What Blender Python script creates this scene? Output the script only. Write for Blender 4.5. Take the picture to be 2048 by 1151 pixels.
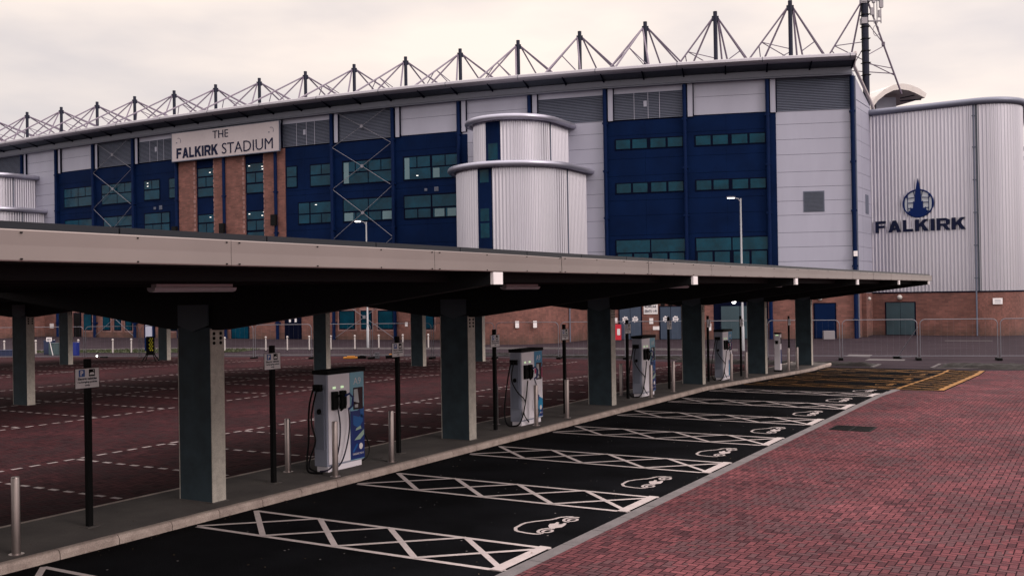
import bpy, bmesh, math, random
from mathutils import Vector, Matrix
R = math.radians
random.seed(7)
for o in list(bpy.data.objects): bpy.data.objects.remove(o)
scene = bpy.context.scene
COL = scene.collection

# ------------------------------------------------------------------ camera
YAW, PITCH, ROLL, HC = -0.532444, 0.0061849, -0.0158439, 3.35
fw = Vector((math.sin(YAW)*math.cos(PITCH), math.cos(YAW)*math.cos(PITCH), math.sin(PITCH)))
rt0 = Vector((math.cos(YAW), -math.sin(YAW), 0))
up0 = rt0.cross(fw)
rt = rt0*math.cos(ROLL) + up0*math.sin(ROLL)
up = -rt0*math.sin(ROLL) + up0*math.cos(ROLL)
cd = bpy.data.cameras.new("camera"); cam = bpy.data.objects.new("camera", cd); COL.objects.link(cam)
cam.matrix_world = Matrix(((rt.x, up.x, -fw.x, 0), (rt.y, up.y, -fw.y, 0), (rt.z, up.z, -fw.z, HC), (0, 0, 0, 1)))
cd.sensor_width = 36; cd.lens = 36*2029.68/2048
cd.clip_start = 0.1; cd.clip_end = 3000
scene.camera = cam

# ------------------------------------------------------------------ light
RL = Vector((math.cos(YAW), -math.sin(YAW), 0)); FL = Vector((math.sin(YAW), math.cos(YAW), 0))
SUN_EL = R(30); SUN_AZ = math.atan2(-0.22, 0.975)          # direction towards the sun in XY
sd = bpy.data.lights.new("sun", 'SUN'); sun = bpy.data.objects.new("sun", sd); COL.objects.link(sun)
sdir = Vector((math.cos(SUN_AZ)*math.cos(SUN_EL), math.sin(SUN_AZ)*math.cos(SUN_EL), math.sin(SUN_EL)))
sun.rotation_euler = sdir.to_track_quat('Z', 'Y').to_euler()
sd.energy = 1.45; sd.angle = R(18); sd.color = (1.0, 0.86, 0.80)

w = bpy.data.worlds.new("World"); scene.world = w; w.use_nodes = True
nt = w.node_tree; nt.nodes.clear()
def N(nt, t, **k):
    n = nt.nodes.new(t)
    for a, b in k.items(): setattr(n, a, b)
    return n
L = lambda nt, a, b: nt.links.new(a, b)
wo = N(nt, 'ShaderNodeOutputWorld'); bg = N(nt, 'ShaderNodeBackground')
sky = N(nt, 'ShaderNodeTexSky', sky_type='NISHITA'); sky.sun_disc = False
sky.sun_elevation = SUN_EL; sky.sun_rotation = math.pi/2 - SUN_AZ
sky.air_density = 1.0; sky.dust_density = 3.0; sky.ozone_density = 1.5
tc = N(nt, 'ShaderNodeTexCoord')
mp = N(nt, 'ShaderNodeMapping'); mp.inputs['Scale'].default_value = (1.2, 1.2, 4.2)
L(nt, tc.outputs['Generated'], mp.inputs['Vector'])
n1 = N(nt, 'ShaderNodeTexNoise'); n1.inputs['Scale'].default_value = 2.3; n1.inputs['Detail'].default_value = 5; n1.inputs['Roughness'].default_value = 0.5
L(nt, mp.outputs[0], n1.inputs['Vector'])
cr = N(nt, 'ShaderNodeValToRGB')
cr.color_ramp.elements[0].position = 0.36; cr.color_ramp.elements[0].color = (7.35, 6.75, 6.75, 1)
cr.color_ramp.elements[1].position = 0.66; cr.color_ramp.elements[1].color = (11.0, 9.5, 8.45, 1)
L(nt, n1.outputs['Fac'], cr.inputs['Fac'])
# the cloud deck is brighter on the side of the hidden sun
dt = N(nt, 'ShaderNodeVectorMath', operation='DOT_PRODUCT'); dt.inputs[1].default_value = sdir
L(nt, tc.outputs['Generated'], dt.inputs[0])
mr = N(nt, 'ShaderNodeMapRange'); mr.inputs[1].default_value = -1; mr.inputs[2].default_value = 1; mr.inputs[3].default_value = 0.84; mr.inputs[4].default_value = 1.16
L(nt, dt.outputs['Value'], mr.inputs[0])
ml = N(nt, 'ShaderNodeMix', data_type='RGBA', blend_type='MULTIPLY'); ml.inputs[0].default_value = 1.0
# overcast deck: brighter overhead than near the horizon
sz = N(nt, 'ShaderNodeSeparateXYZ'); L(nt, tc.outputs['Generated'], sz.inputs[0])
mz = N(nt, 'ShaderNodeMapRange'); mz.inputs[1].default_value = 0.30; mz.inputs[2].default_value = 1.0; mz.inputs[3].default_value = 1.0; mz.inputs[4].default_value = 3.1
L(nt, sz.outputs[2], mz.inputs[0])
mq = N(nt, 'ShaderNodeMath', operation='MULTIPLY'); L(nt, mz.outputs[0], mq.inputs[0]); L(nt, mr.outputs[0], mq.inputs[1])
L(nt, cr.outputs[0], ml.inputs[6]); L(nt, mq.outputs[0], ml.inputs[7])
mx = N(nt, 'ShaderNodeMix', data_type='RGBA'); mx.inputs[0].default_value = 0.93
L(nt, sky.outputs[0], mx.inputs[6]); L(nt, ml.outputs[2], mx.inputs[7])
L(nt, mx.outputs[2], bg.inputs['Color']); bg.inputs['Strength'].default_value = 0.115
L(nt, bg.outputs[0], wo.inputs['Surface'])
scene.view_settings.view_transform = 'Standard'; scene.view_settings.look = 'None'
scene.view_settings.exposure = 0.0; scene.view_settings.gamma = 1.0

# ------------------------------------------------------------------ materials
MATS = {}
def mat(name, col, rough=0.6, metal=0.0, var=0.0, vscale=3.0, col2=None, bump=0.0, bscale=40.0, spec=0.5, emit=None, estr=0.0, stretch=None, fine=0.0):
    if name in MATS: return MATS[name]
    m = bpy.data.materials.new(name); m.use_nodes = True; t = m.node_tree
    b = t.nodes['Principled BSDF']
    b.inputs['Base Color'].default_value = (*col, 1); b.inputs['Roughness'].default_value = rough
    b.inputs['Metallic'].default_value = metal; b.inputs['Specular IOR Level'].default_value = spec
    c = N(t, 'ShaderNodeTexCoord')
    g = N(t, 'ShaderNodeNewGeometry')
    src = g.outputs['Position']
    if stretch:
        q = N(t, 'ShaderNodeMapping'); q.inputs['Scale'].default_value = stretch; L(t, src, q.inputs[0]); src = q.outputs[0]
    if var > 0 or col2:
        n = N(t, 'ShaderNodeTexNoise'); n.inputs['Scale'].default_value = vscale; n.inputs['Detail'].default_value = 6; n.inputs['Roughness'].default_value = 0.6
        L(t, src, n.inputs['Vector'])
        r = N(t, 'ShaderNodeValToRGB'); r.color_ramp.elements[0].position = 0.32; r.color_ramp.elements[1].position = 0.68
        c2 = col2 if col2 else tuple(x*(1-var) for x in col)
        c1 = col if col2 else tuple(min(1, x*(1+var)) for x in col)
        r.color_ramp.elements[0].color = (*c2, 1); r.color_ramp.elements[1].color = (*c1, 1)
        L(t, n.outputs['Fac'], r.inputs['Fac']); out = r.outputs[0]
        if fine > 0:
            n2 = N(t, 'ShaderNodeTexNoise'); n2.inputs['Scale'].default_value = 60; n2.inputs['Detail'].default_value = 2; L(t, g.outputs['Position'], n2.inputs['Vector'])
            m2 = N(t, 'ShaderNodeMapRange'); m2.inputs[1].default_value = .3; m2.inputs[2].default_value = .7; m2.inputs[3].default_value = 1-fine; m2.inputs[4].default_value = 1+fine
            L(t, n2.outputs['Fac'], m2.inputs[0])
            m3 = N(t, 'ShaderNodeMix', data_type='RGBA', blend_type='MULTIPLY'); m3.inputs[0].default_value = 1
            L(t, out, m3.inputs[6]); L(t, m2.outputs[0], m3.inputs[7]); out = m3.outputs[2]
        L(t, out, b.inputs['Base Color'])
    if bump > 0:
        n = N(t, 'ShaderNodeTexNoise'); n.inputs['Scale'].default_value = bscale; n.inputs['Detail'].default_value = 4
        L(t, g.outputs['Position'], n.inputs['Vector'])
        bp = N(t, 'ShaderNodeBump'); bp.inputs['Strength'].default_value = bump; bp.inputs['Distance'].default_value = 0.02
        L(t, n.outputs['Fac'], bp.inputs['Height']); L(t, bp.outputs[0], b.inputs['Normal'])
    if emit:
        b.inputs['Emission Color'].default_value = (*emit, 1); b.inputs['Emission Strength'].default_value = estr
    MATS[name] = m
    return m

def M1(t, op, a, b=None, c=None):
    n = N(t, 'ShaderNodeMath', operation=op)
    for i, v in enumerate((a, b, c)):
        if v is None: continue
        if isinstance(v, (int, float)): n.inputs[i].default_value = v
        else: L(t, v, n.inputs[i])
    return n.outputs[0]

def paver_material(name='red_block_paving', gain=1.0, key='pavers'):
    m = bpy.data.materials.new(name); m.use_nodes = True; t = m.node_tree; b = t.nodes['Principled BSDF']
    g = N(t, 'ShaderNodeNewGeometry'); sp = N(t, 'ShaderNodeSeparateXYZ'); L(t, g.outputs['Position'], sp.inputs[0])
    x = M1(t, 'MULTIPLY', M1(t, 'ADD', sp.outputs[0], 500), 10.0); y = M1(t, 'MULTIPLY', M1(t, 'ADD', sp.outputs[1], 500), 10.0)
    i = M1(t, 'FLOOR', x); j = M1(t, 'FLOOR', y); fx = M1(t, 'FRACT', x); fy = M1(t, 'FRACT', y)
    k = M1(t, 'FLOORED_MODULO', M1(t, 'SUBTRACT', i, j), 4.0)
    eq = lambda v: M1(t, 'COMPARE', k, float(v), 0.25)
    k0, k1, k2, k3 = eq(0), eq(1), eq(2), eq(3)
    horiz = M1(t, 'ADD', k0, k1); vert = M1(t, 'SUBTRACT', 1.0, horiz)
    big = lambda d, off: M1(t, 'ADD', d, M1(t, 'MULTIPLY', off, 10.0))
    dl = big(fx, k1); dr = big(M1(t, 'SUBTRACT', 1.0, fx), k0)
    db = big(fy, k2); dtp = big(M1(t, 'SUBTRACT', 1.0, fy), k3)
    d = M1(t, 'MINIMUM', M1(t, 'MINIMUM', dl, dr), M1(t, 'MINIMUM', db, dtp))
    mask = N(t, 'ShaderNodeMapRange'); mask.interpolation_type = 'SMOOTHSTEP'
    mask.inputs[1].default_value = 0.035; mask.inputs[2].default_value = 0.115; L(t, d, mask.inputs[0])
    bi = M1(t, 'SUBTRACT', i, k1); bj = M1(t, 'SUBTRACT', j, k2)
    cv = N(t, 'ShaderNodeCombineXYZ'); L(t, bi, cv.inputs[0]); L(t, bj, cv.inputs[1]); L(t, horiz, cv.inputs[2])
    wn = N(t, 'ShaderNodeTexWhiteNoise'); L(t, cv.outputs[0], wn.inputs['Vector'])
    rp = N(t, 'ShaderNodeValToRGB'); e = rp.color_ramp.elements
    e[0].position = 0.0; e[0].color = (0.115, 0.052, 0.062, 1); e[1].position = 1.0; e[1].color = (0.345, 0.122, 0.138, 1)
    for p, c in ((0.10, (0.165, 0.072, 0.086, 1)), (0.35, (0.235, 0.088, 0.102, 1)), (0.75, (0.288, 0.104, 0.120, 1))):
        q = rp.color_ramp.elements.new(p); q.color = c
    L(t, wn.outputs['Value'], rp.inputs['Fac'])
    n = N(t, 'ShaderNodeTexNoise'); n.inputs['Scale'].default_value = 0.35; n.inputs['Detail'].default_value = 5; L(t, g.outputs['Position'], n.inputs['Vector'])
    r2 = N(t, 'ShaderNodeMapRange'); r2.inputs[1].default_value = .3; r2.inputs[2].default_value = .7; r2.inputs[3].default_value = .72; r2.inputs[4].default_value = 1.18; L(t, n.outputs['Fac'], r2.inputs[0])
    nf = N(t, 'ShaderNodeTexNoise'); nf.inputs['Scale'].default_value = 45; nf.inputs['Detail'].default_value = 3; L(t, g.outputs['Position'], nf.inputs['Vector'])
    r3 = N(t, 'ShaderNodeMapRange'); r3.inputs[1].default_value = .3; r3.inputs[2].default_value = .7; r3.inputs[3].default_value = .8; r3.inputs[4].default_value = 1.2; L(t, nf.outputs['Fac'], r3.inputs[0])
    mm = N(t, 'ShaderNodeMix', data_type='RGBA', blend_type='MULTIPLY'); mm.inputs[0].default_value = 1; L(t, rp.outputs[0], mm.inputs[6])
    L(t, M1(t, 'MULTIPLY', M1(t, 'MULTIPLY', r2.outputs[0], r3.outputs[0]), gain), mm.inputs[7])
    # grey worn bricks in drifting patches
    ng = N(t, 'ShaderNodeTexNoise'); ng.inputs['Scale'].default_value = 0.8; ng.inputs['Detail'].default_value = 4; L(t, g.outputs['Position'], ng.inputs['Vector'])
    gsel = M1(t, 'GREATER_THAN', M1(t, 'ADD', ng.outputs['Fac'], M1(t, 'MULTIPLY', wn.outputs['Value'], 0.35)), 0.75)
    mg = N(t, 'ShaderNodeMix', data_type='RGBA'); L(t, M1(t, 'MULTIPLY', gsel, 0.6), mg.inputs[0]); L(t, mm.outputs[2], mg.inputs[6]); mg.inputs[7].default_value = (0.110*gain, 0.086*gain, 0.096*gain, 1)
    mj = N(t, 'ShaderNodeMix', data_type='RGBA'); L(t, mask.outputs[0], mj.inputs[0]); mj.inputs[6].default_value = (0.015, 0.007, 0.010, 1); L(t, mg.outputs[2], mj.inputs[7])
    L(t, mj.outputs[2], b.inputs['Base Color']); b.inputs['Roughness'].default_value = 0.95; b.inputs['Specular IOR Level'].default_value = 0.04
    bp = N(t, 'ShaderNodeBump'); bp.inputs['Strength'].default_value = 0.5; bp.inputs['Distance'].default_value = 0.008
    L(t, M1(t, 'ADD', mask.outputs[0], M1(t, 'MULTIPLY', nf.outputs['Fac'], 0.3)), bp.inputs['Height']); L(t, bp.outputs[0], b.inputs['Normal'])
    MATS[key] = m; return m

def asphalt_material():
    m = bpy.data.materials.new('new_asphalt'); m.use_nodes = True; t = m.node_tree; b = t.nodes['Principled BSDF']
    g = N(t, 'ShaderNodeNewGeometry')
    n = N(t, 'ShaderNodeTexNoise'); n.inputs['Scale'].default_value = 70; n.inputs['Detail'].default_value = 3; L(t, g.outputs['Position'], n.inputs['Vector'])
    r = N(t, 'ShaderNodeValToRGB'); e = r.color_ramp.elements; e[0].position = .35; e[0].color = (.0022, .0024, .0032, 1); e[1].position = .8; e[1].color = (.009, .0095, .012, 1)
    L(t, n.outputs['Fac'], r.inputs['Fac'])
    v = N(t, 'ShaderNodeTexVoronoi'); v.inputs['Scale'].default_value = 5.0; L(t, g.outputs['Position'], v.inputs['Vector'])
    w2 = N(t, 'ShaderNodeTexWhiteNoise'); L(t, v.outputs['Position'], w2.inputs['Vector'])
    chip = M1(t, 'MULTIPLY', M1(t, 'LESS_THAN', v.outputs['Distance'], 0.07), M1(t, 'GREATER_THAN', w2.outputs['Value'], 0.74))
    mg = N(t, 'ShaderNodeMix', data_type='RGBA'); L(t, chip, mg.inputs[0]); L(t, r.outputs[0], mg.inputs[6]); mg.inputs[7].default_value = (.22, .20, .21, 1)
    n3 = N(t, 'ShaderNodeTexNoise'); n3.inputs['Scale'].default_value = 0.9; n3.inputs['Detail'].default_value = 5; L(t, g.outputs['Position'], n3.inputs['Vector'])
    r3 = N(t, 'ShaderNodeMapRange'); r3.inputs[1].default_value = .3; r3.inputs[2].default_value = .7; r3.inputs[3].default_value = .5; r3.inputs[4].default_value = 1.5; L(t, n3.outputs['Fac'], r3.inputs[0])
    mm = N(t, 'ShaderNodeMix', data_type='RGBA', blend_type='MULTIPLY'); mm.inputs[0].default_value = 1; L(t, mg.outputs[2], mm.inputs[6]); L(t, r3.outputs[0], mm.inputs[7])
    L(t, mm.outputs[2], b.inputs['Base Color']); b.inputs['Roughness'].default_value = 1.0; b.inputs['Specular IOR Level'].default_value = 0.03
    bp = N(t, 'ShaderNodeBump'); bp.inputs['Strength'].default_value = 0.6; bp.inputs['Distance'].default_value = 0.01; L(t, n.outputs['Fac'], bp.inputs['Height']); L(t, bp.outputs[0], b.inputs['Normal'])
    MATS['asphalt'] = m; return m

def brick_material(name, c1, c2, cm, bw=0.45, bh=0.15, stain=True):
    m = bpy.data.materials.new(name); m.use_nodes = True; t = m.node_tree; b = t.nodes['Principled BSDF']
    g = N(t, 'ShaderNodeNewGeometry'); sp = N(t, 'ShaderNodeSeparateXYZ'); L(t, g.outputs['Position'], sp.inputs[0])
    # along-wall coordinate from position and normal: p . (n x up)
    cr_ = N(t, 'ShaderNodeVectorMath', operation='CROSS_PRODUCT'); L(t, g.outputs['True Normal'], cr_.inputs[0]); cr_.inputs[1].default_value = (0, 0, 1)
    nm = N(t, 'ShaderNodeVectorMath', operation='DOT_PRODUCT'); L(t, cr_.outputs[0], nm.inputs[0]); L(t, g.outputs['Position'], nm.inputs[1])
    cv = N(t, 'ShaderNodeCombineXYZ'); L(t, nm.outputs['Value'], cv.inputs[0]); L(t, M1(t, 'ADD', sp.outputs[2], 10), cv.inputs[1])
    br = N(t, 'ShaderNodeTexBrick'); L(t, cv.outputs[0], br.inputs['Vector'])
    br.inputs['Scale'].default_value = 1; br.inputs['Brick Width'].default_value = bw; br.inputs['Row Height'].default_value = bh
    br.inputs['Mortar Size'].default_value = 0.008; br.inputs['Color1'].default_value = (*c1, 1); br.inputs['Color2'].default_value = (*c2, 1); br.inputs['Mortar'].default_value = (*cm, 1)
    n = N(t, 'ShaderNodeTexNoise'); n.inputs['Scale'].default_value = 1.1; n.inputs['Detail'].default_value = 6; L(t, g.outputs['Position'], n.inputs['Vector'])
    r3 = N(t, 'ShaderNodeMapRange'); r3.inputs[1].default_value = .3; r3.inputs[2].default_value = .7; r3.inputs[3].default_value = .75; r3.inputs[4].default_value = 1.2; L(t, n.outputs['Fac'], r3.inputs[0])
    mm = N(t, 'ShaderNodeMix', data_type='RGBA', blend_type='MULTIPLY'); mm.inputs[0].default_value = 1; L(t, br.outputs['Color'], mm.inputs[6]); L(t, r3.outputs[0], mm.inputs[7])
    out = mm.outputs[2]
    if stain:   # moss and damp rising from the foot of the wall
        h = N(t, 'ShaderNodeMapRange'); h.inputs[1].default_value = -0.35; h.inputs[2].default_value = 0.55; h.inputs[3].default_value = 0.62; h.inputs[4].default_value = 0.0; L(t, sp.outputs[2], h.inputs[0])
        ns = N(t, 'ShaderNodeTexNoise'); ns.inputs['Scale'].default_value = 1.6; ns.inputs['Detail'].default_value = 6; L(t, g.outputs['Position'], ns.inputs['Vector'])
        f = M1(t, 'MULTIPLY', h.outputs[0], M1(t, 'MULTIPLY', ns.outputs['Fac'], 1.6)); f = M1(t, 'MINIMUM', f, 1.0)
        ms = N(t, 'ShaderNodeMix', data_type='RGBA'); L(t, f, ms.inputs[0]); L(t, out, ms.inputs[6]); ms.inputs[7].default_value = (.035, .03, .022, 1); out = ms.outputs[2]
    L(t, out, b.inputs['Base Color']); b.inputs['Roughness'].default_value = 0.9
    bp = N(t, 'ShaderNodeBump'); bp.inputs['Strength'].default_value = 0.4; bp.inputs['Distance'].default_value = 0.01; L(t, M1(t, 'SUBTRACT', 1.0, br.outputs['Fac']), bp.inputs['Height']); L(t, bp.outputs[0], b.inputs['Normal'])
    MATS[name] = m; return m

PAVERS = paver_material(gain=.51); PAVER_SHADE = paver_material('shaded_red_block_paving', .225, 'pavers_shaded'); ASPHALT = asphalt_material()  # rear copy of the paving has shade put into its block colour
BRICK = brick_material('split_face_brick', (.18, .074, .062), (.120, .050, .043), (.092, .056, .050))
QUOIN = brick_material('pale_quoin_block', (.27, .15, .14), (.22, .125, .12), (.14, .09, .085), stain=False)
WHITEP = mat('white_cladding_paint', (.30, .305, .39), .5, var=.08, vscale=.35, stretch=(1, 1, .25))
NAVY = mat('navy_cladding_paint', (.0012, .0080, .038), .7, var=.2, vscale=.5, spec=.05)
NAVYS = mat('navy_steel_paint', (.002, .0095, .044), .55, spec=.06, var=.15, vscale=2)
NAVYD = mat('dark_navy_frame', (.0012, .0025, .012), .7, spec=.04)
SILVER = mat('silver_profiled_sheet', (.52, .51, .58), .30, metal=.78, var=.05, vscale=.6, stretch=(1, 1, .1))
RINGM = mat('rounded_eaves_metal', (.33, .33, .41), .34, metal=.6, var=.06, vscale=.8)
EAVEM = mat('eaves_nose_metal', (.28, .27, .31), .45, metal=.4, var=.06, vscale=.5)
SOFFIT = mat('grey_soffit', (.055, .066, .088), .7, var=.15, spec=.2)
LOUVM = mat('grey_louvre_paint', (.105, .118, .165), .7, var=.05, spec=.25)
GLASS = mat('tinted_glass', (.0008, .031, .058), .08, spec=.18, var=.35, vscale=.8)
GLASST = mat('teal_tinted_glass', (.0010, .031, .054), .09, spec=.14, var=.35, vscale=.9)
GALV = mat('galvanised_sheet', (.275, .235, .23), .38, metal=.65, var=.10, vscale=.35, stretch=(1, 1, 1))
GALVC = mat('galvanised_column', (.42, .39, .355), .65, metal=.1, var=.16, vscale=9, fine=.16)
WEBP = mat('blue_grey_web', (.028, .046, .060), .6, var=.25, vscale=3, spec=.25)  # web plates darker and bluer than the column flanges
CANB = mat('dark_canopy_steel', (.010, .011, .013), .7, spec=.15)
PANELM = mat('solar_panel_frame', (.010, .012, .018), .4, spec=.3)
BLACK = mat('black_paint', (.0025, .0025, .003), .6, spec=.12)
RUBBER = mat('black_rubber_cable', (.003, .003, .004), .5, spec=.2)
PURPLE = mat('dark_purple_cable', (.012, .008, .03), .45)
STEEL = mat('brushed_stainless', (.34, .29, .285), .30, metal=.9, var=.05, vscale=6)
TRUSS = mat('truss_tube_paint', (.125, .10, .145), .5, metal=.1)
TRUSSD = mat('mast_navy_paint', (.009, .011, .026), .55, spec=.2)
EDGED = mat('weathered_kerb', (.085, .075, .08), .9, var=.2, vscale=3)
MARKW = mat('white_road_paint', (.46, .40, .405), .8, var=.10, vscale=7, fine=.10)
MARKY = mat('yellow_road_paint', (.37, .165, .027), .8, col2=(.11, .052, .014), vscale=2.2, fine=.15)
KERB = mat('concrete_kerb', (.40, .33, .30), .9, col2=(.23, .18, .165), vscale=3.5, bump=.3, fine=.2)
PATH = mat('concrete_island', (.125, .113, .110), .95, spec=.1, col2=(.075, .069, .070), vscale=.9, bump=.2, fine=.14)
EDGING = mat('concrete_edging', (.135, .122, .13), .9, var=.18, vscale=3, fine=.14)
ROADG = mat('grey_forecourt', (.038, .028, .035), .9, col2=(.023, .017, .022), spec=.05, vscale=.7, bump=.2, stretch=(.6, 1.4, 1), fine=.15)
SLABM = mat('pale_concrete_slab', (.095, .085, .09), .9, var=.15, vscale=2)
SOIL = mat('bare_soil', (.009, .007, .007), 1, var=.5, vscale=3, bump=1, bscale=6)
GRASSM = mat('verge_grass', (.030, .038, .014), 1, var=.5, vscale=2.5, bump=1, bscale=15)
WHITE = mat('white_enamel', (.62, .60, .62), .4, var=.03)
CABW = mat('charger_white', (.82, .78, .86), .35, var=.03)
CABG = mat('charger_side_grey', (.27, .29, .38), .45, var=.05)
LBLUE = mat('light_blue_vinyl', (.20, .44, .58), .4)
CYAN = mat('cyan_vinyl', (.01, .22, .44), .35)
DBLUE = mat('deep_blue_vinyl', (.006, .022, .15), .35)
MBLUE = mat('mid_blue_vinyl', (.01, .10, .34), .35)
PINK = mat('pink_vinyl', (.55, .02, .16), .4)
GREENV = mat('pale_green_vinyl', (.30, .42, .36), .4)
SIGNB = mat('sign_blue', (.012, .07, .30), .4)
SIGNW = mat('sign_white', (.70, .67, .70), .45, var=.04)
BIGSIGN = mat('fascia_sign_white', (.38, .34, .365), .5, var=.06, vscale=.5)
SIGNK = mat('sign_dark_lettering', (.006, .009, .032), .6, spec=.1)
EMBL = mat('emblem_blue', (.002, .013, .085), .6, spec=.1)
TEALD = mat('grey_teal_door_paint', (.022, .048, .064), .5, var=.15, vscale=1.2)
GREYD = mat('blue_grey_door_paint', (.030, .048, .085), .5, var=.1)
RED = mat('red_box_paint', (.50, .015, .035), .5)
YELL = mat('hazard_yellow', (.50, .47, .02), .6)
ORNG = mat('amber_plastic', (.55, .22, .02), .5)
LAMPOFF = mat('frosted_globe', (.45, .43, .42), .4)
LAMPON = mat('lit_lamp', (.9, .9, .9), .4, emit=(1.0, .95, .9), estr=6)
LAMPSOFT = mat('lit_ceiling_lamp', (.9, .9, .9), .4, emit=(.95, .95, .9), estr=1.1)
LEDG = mat('lit_green_led', (.5, .8, .4), .4, emit=(.75, 1.0, .6), estr=.55)
SCREEN = mat('display_glass', (.012, .012, .016), .15, spec=.6)
TUBEL = mat('strip_light_diffuser', (.45, .46, .50), .4)
FENCEM = mat('galvanised_fence_tube', (.15, .15, .18), .45, metal=.3)
CABIN = mat('green_grey_cabinet', (.045, .075, .085), .6)
NAVYBOX = mat('navy_box_paint', (.010, .018, .06), .6)
BRIGHTB = mat('bright_blue_plastic', (.006, .02, .20), .5)
CURT = mat('pale_blind', (.10, .17, .20), .8)
TOTEM = mat('totem_pale_panel', (.33, .35, .46), .5)

# ------------------------------------------------------------------ helpers
class MB:
    def __init__(s): s.v = []; s.f = []
    def quad(s, *p, M=None):
        i = len(s.v)
        for q in p: s.v.append(tuple(M @ Vector(q)) if M else tuple(q))
        s.f.append(tuple(range(i, i+len(p)))); return s
    def box(s, x0, x1, y0, y1, z0, z1, M=None):
        if x0 > x1: x0, x1 = x1, x0
        if y0 > y1: y0, y1 = y1, y0
        if z0 > z1: z0, z1 = z1, z0
        i = len(s.v)
        for q in ((x0,y0,z0),(x1,y0,z0),(x1,y1,z0),(x0,y1,z0),(x0,y0,z1),(x1,y0,z1),(x1,y1,z1),(x0,y1,z1)):
            s.v.append(tuple(M @ Vector(q)) if M else q)
        for f in ((3,2,1,0),(4,5,6,7),(0,1,5,4),(1,2,6,5),(2,3,7,6),(3,0,4,7)): s.f.append(tuple(i+k for k in f))
        return s
    def prism(s, poly, a, b, M=None, axis='z'):
        """poly list of 2D points, extruded from a to b along axis (x: poly=(y,z); y: (x,z); z: (x,y))"""
        n = len(poly); i = len(s.v)
        def P(p, h):
            q = (h, p[0], p[1]) if axis == 'x' else ((p[0], h, p[1]) if axis == 'y' else (p[0], p[1], h))
            return tuple(M @ Vector(q)) if M else q
        for p in poly: s.v.append(P(p, a))
        for p in poly: s.v.append(P(p, b))
        s.f.append(tuple(i+k for k in reversed(range(n)))); s.f.append(tuple(i+n+k for k in range(n)))
        for k in range(n): s.f.append((i+k, i+(k+1) % n, i+n+(k+1) % n, i+n+k))
        return s
    def tube(s, pts, r, n=8, M=None, closed=False, cap=True):
        pts = [Vector(p) for p in pts]; m = len(pts); rings = []
        rr = r if isinstance(r, (list, tuple)) else [r]*m
        last = None
        for k in range(m):
            a = pts[k-1] if (k > 0 or closed) else pts[0]; b = pts[(k+1) % m] if (k < m-1 or closed) else pts[k]
            t = (b-a); t = t.normalized() if t.length > 1e-9 else Vector((0, 0, 1))
            if last is None:
                h = Vector((0, 0, 1)) if abs(t.z) < .9 else Vector((1, 0, 0)); u = t.cross(h).normalized()
            else:
                u = (last - t*last.dot(t)).normalized()
            last = u; v = t.cross(u); i = len(s.v); rings.append(i)
            for q in range(n):
                an = 2*math.pi*q/n; p = pts[k] + (u*math.cos(an)+v*math.sin(an))*rr[k]
                s.v.append(tuple(M @ p) if M else tuple(p))
        for k in range(m-1 if not closed else m):
            a, b = rings[k], rings[(k+1) % m]
            for q in range(n): s.f.append((a+q, a+(q+1) % n, b+(q+1) % n, b+q))
        if cap and not closed:
            s.f.append(tuple(rings[0]+q for q in reversed(range(n)))); s.f.append(tuple(rings[-1]+q for q in range(n)))
        return s
    def sphere(s, c, r, sz=1.0, n=12, m=8, M=None):
        i = len(s.v)
        for a in range(1, m):
            for b in range(n):
                th = math.pi*a/m; ph = 2*math.pi*b/n
                p = Vector((c[0]+r*math.sin(th)*math.cos(ph), c[1]+r*math.sin(th)*math.sin(ph), c[2]+r*sz*math.cos(th)))
                s.v.append(tuple(M @ p) if M else tuple(p))
        for q in ((c[0], c[1], c[2]+r*sz), (c[0], c[1], c[2]-r*sz)):
            s.v.append(tuple(M @ Vector(q)) if M else q)
        T = i+(m-1)*n
        for a in range(m-2):
            for b in range(n): s.f.append((i+a*n+b, i+(a+1)*n+b, i+(a+1)*n+(b+1) % n, i+a*n+(b+1) % n))
        for b in range(n):
            s.f.append((T, i+b, i+(b+1) % n)); s.f.append((T+1, i+(m-2)*n+(b+1) % n, i+(m-2)*n+b))
        return s
    def build(s, name, m, parent=None, smooth=False, bevel=0.0):
        me = bpy.data.meshes.new(name); me.from_pydata(s.v, [], s.f); me.materials.append(m); me.update()
        if smooth:
            for p in me.polygons: p.use_smooth = True
            try: me.set_sharp_from_angle(angle=R(40))
            except Exception: pass
        o = bpy.data.objects.new(name, me); COL.objects.link(o)
        if bevel > 0:
            bm = bmesh.new(); bm.from_mesh(me); bmesh.ops.bevel(bm, geom=bm.edges[:], offset=bevel, segments=2, affect='EDGES', profile=.6); bm.to_mesh(me); bm.free()
        if parent is not None: o.parent = parent
        return o
def tag(o, label=None, cat=None, group=None, kind=None):
    if label: o['label'] = label
    if cat: o['category'] = cat
    if group: o['group'] = group
    if kind: o['kind'] = kind
    return o
def thing(name, label, cat, loc=(0, 0, 0), rz=0.0, group=None):
    o = bpy.data.objects.new(name, None); COL.objects.link(o); o.empty_display_size = .2
    o.location = loc; o.rotation_euler = (0, 0, rz); return tag(o, label, cat, group)
def copy_tree(o, parent=None):
    c = o.copy(); COL.objects.link(c); c.parent = parent
    for ch in list(o.children): copy_tree(ch, c)
    return c
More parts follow.
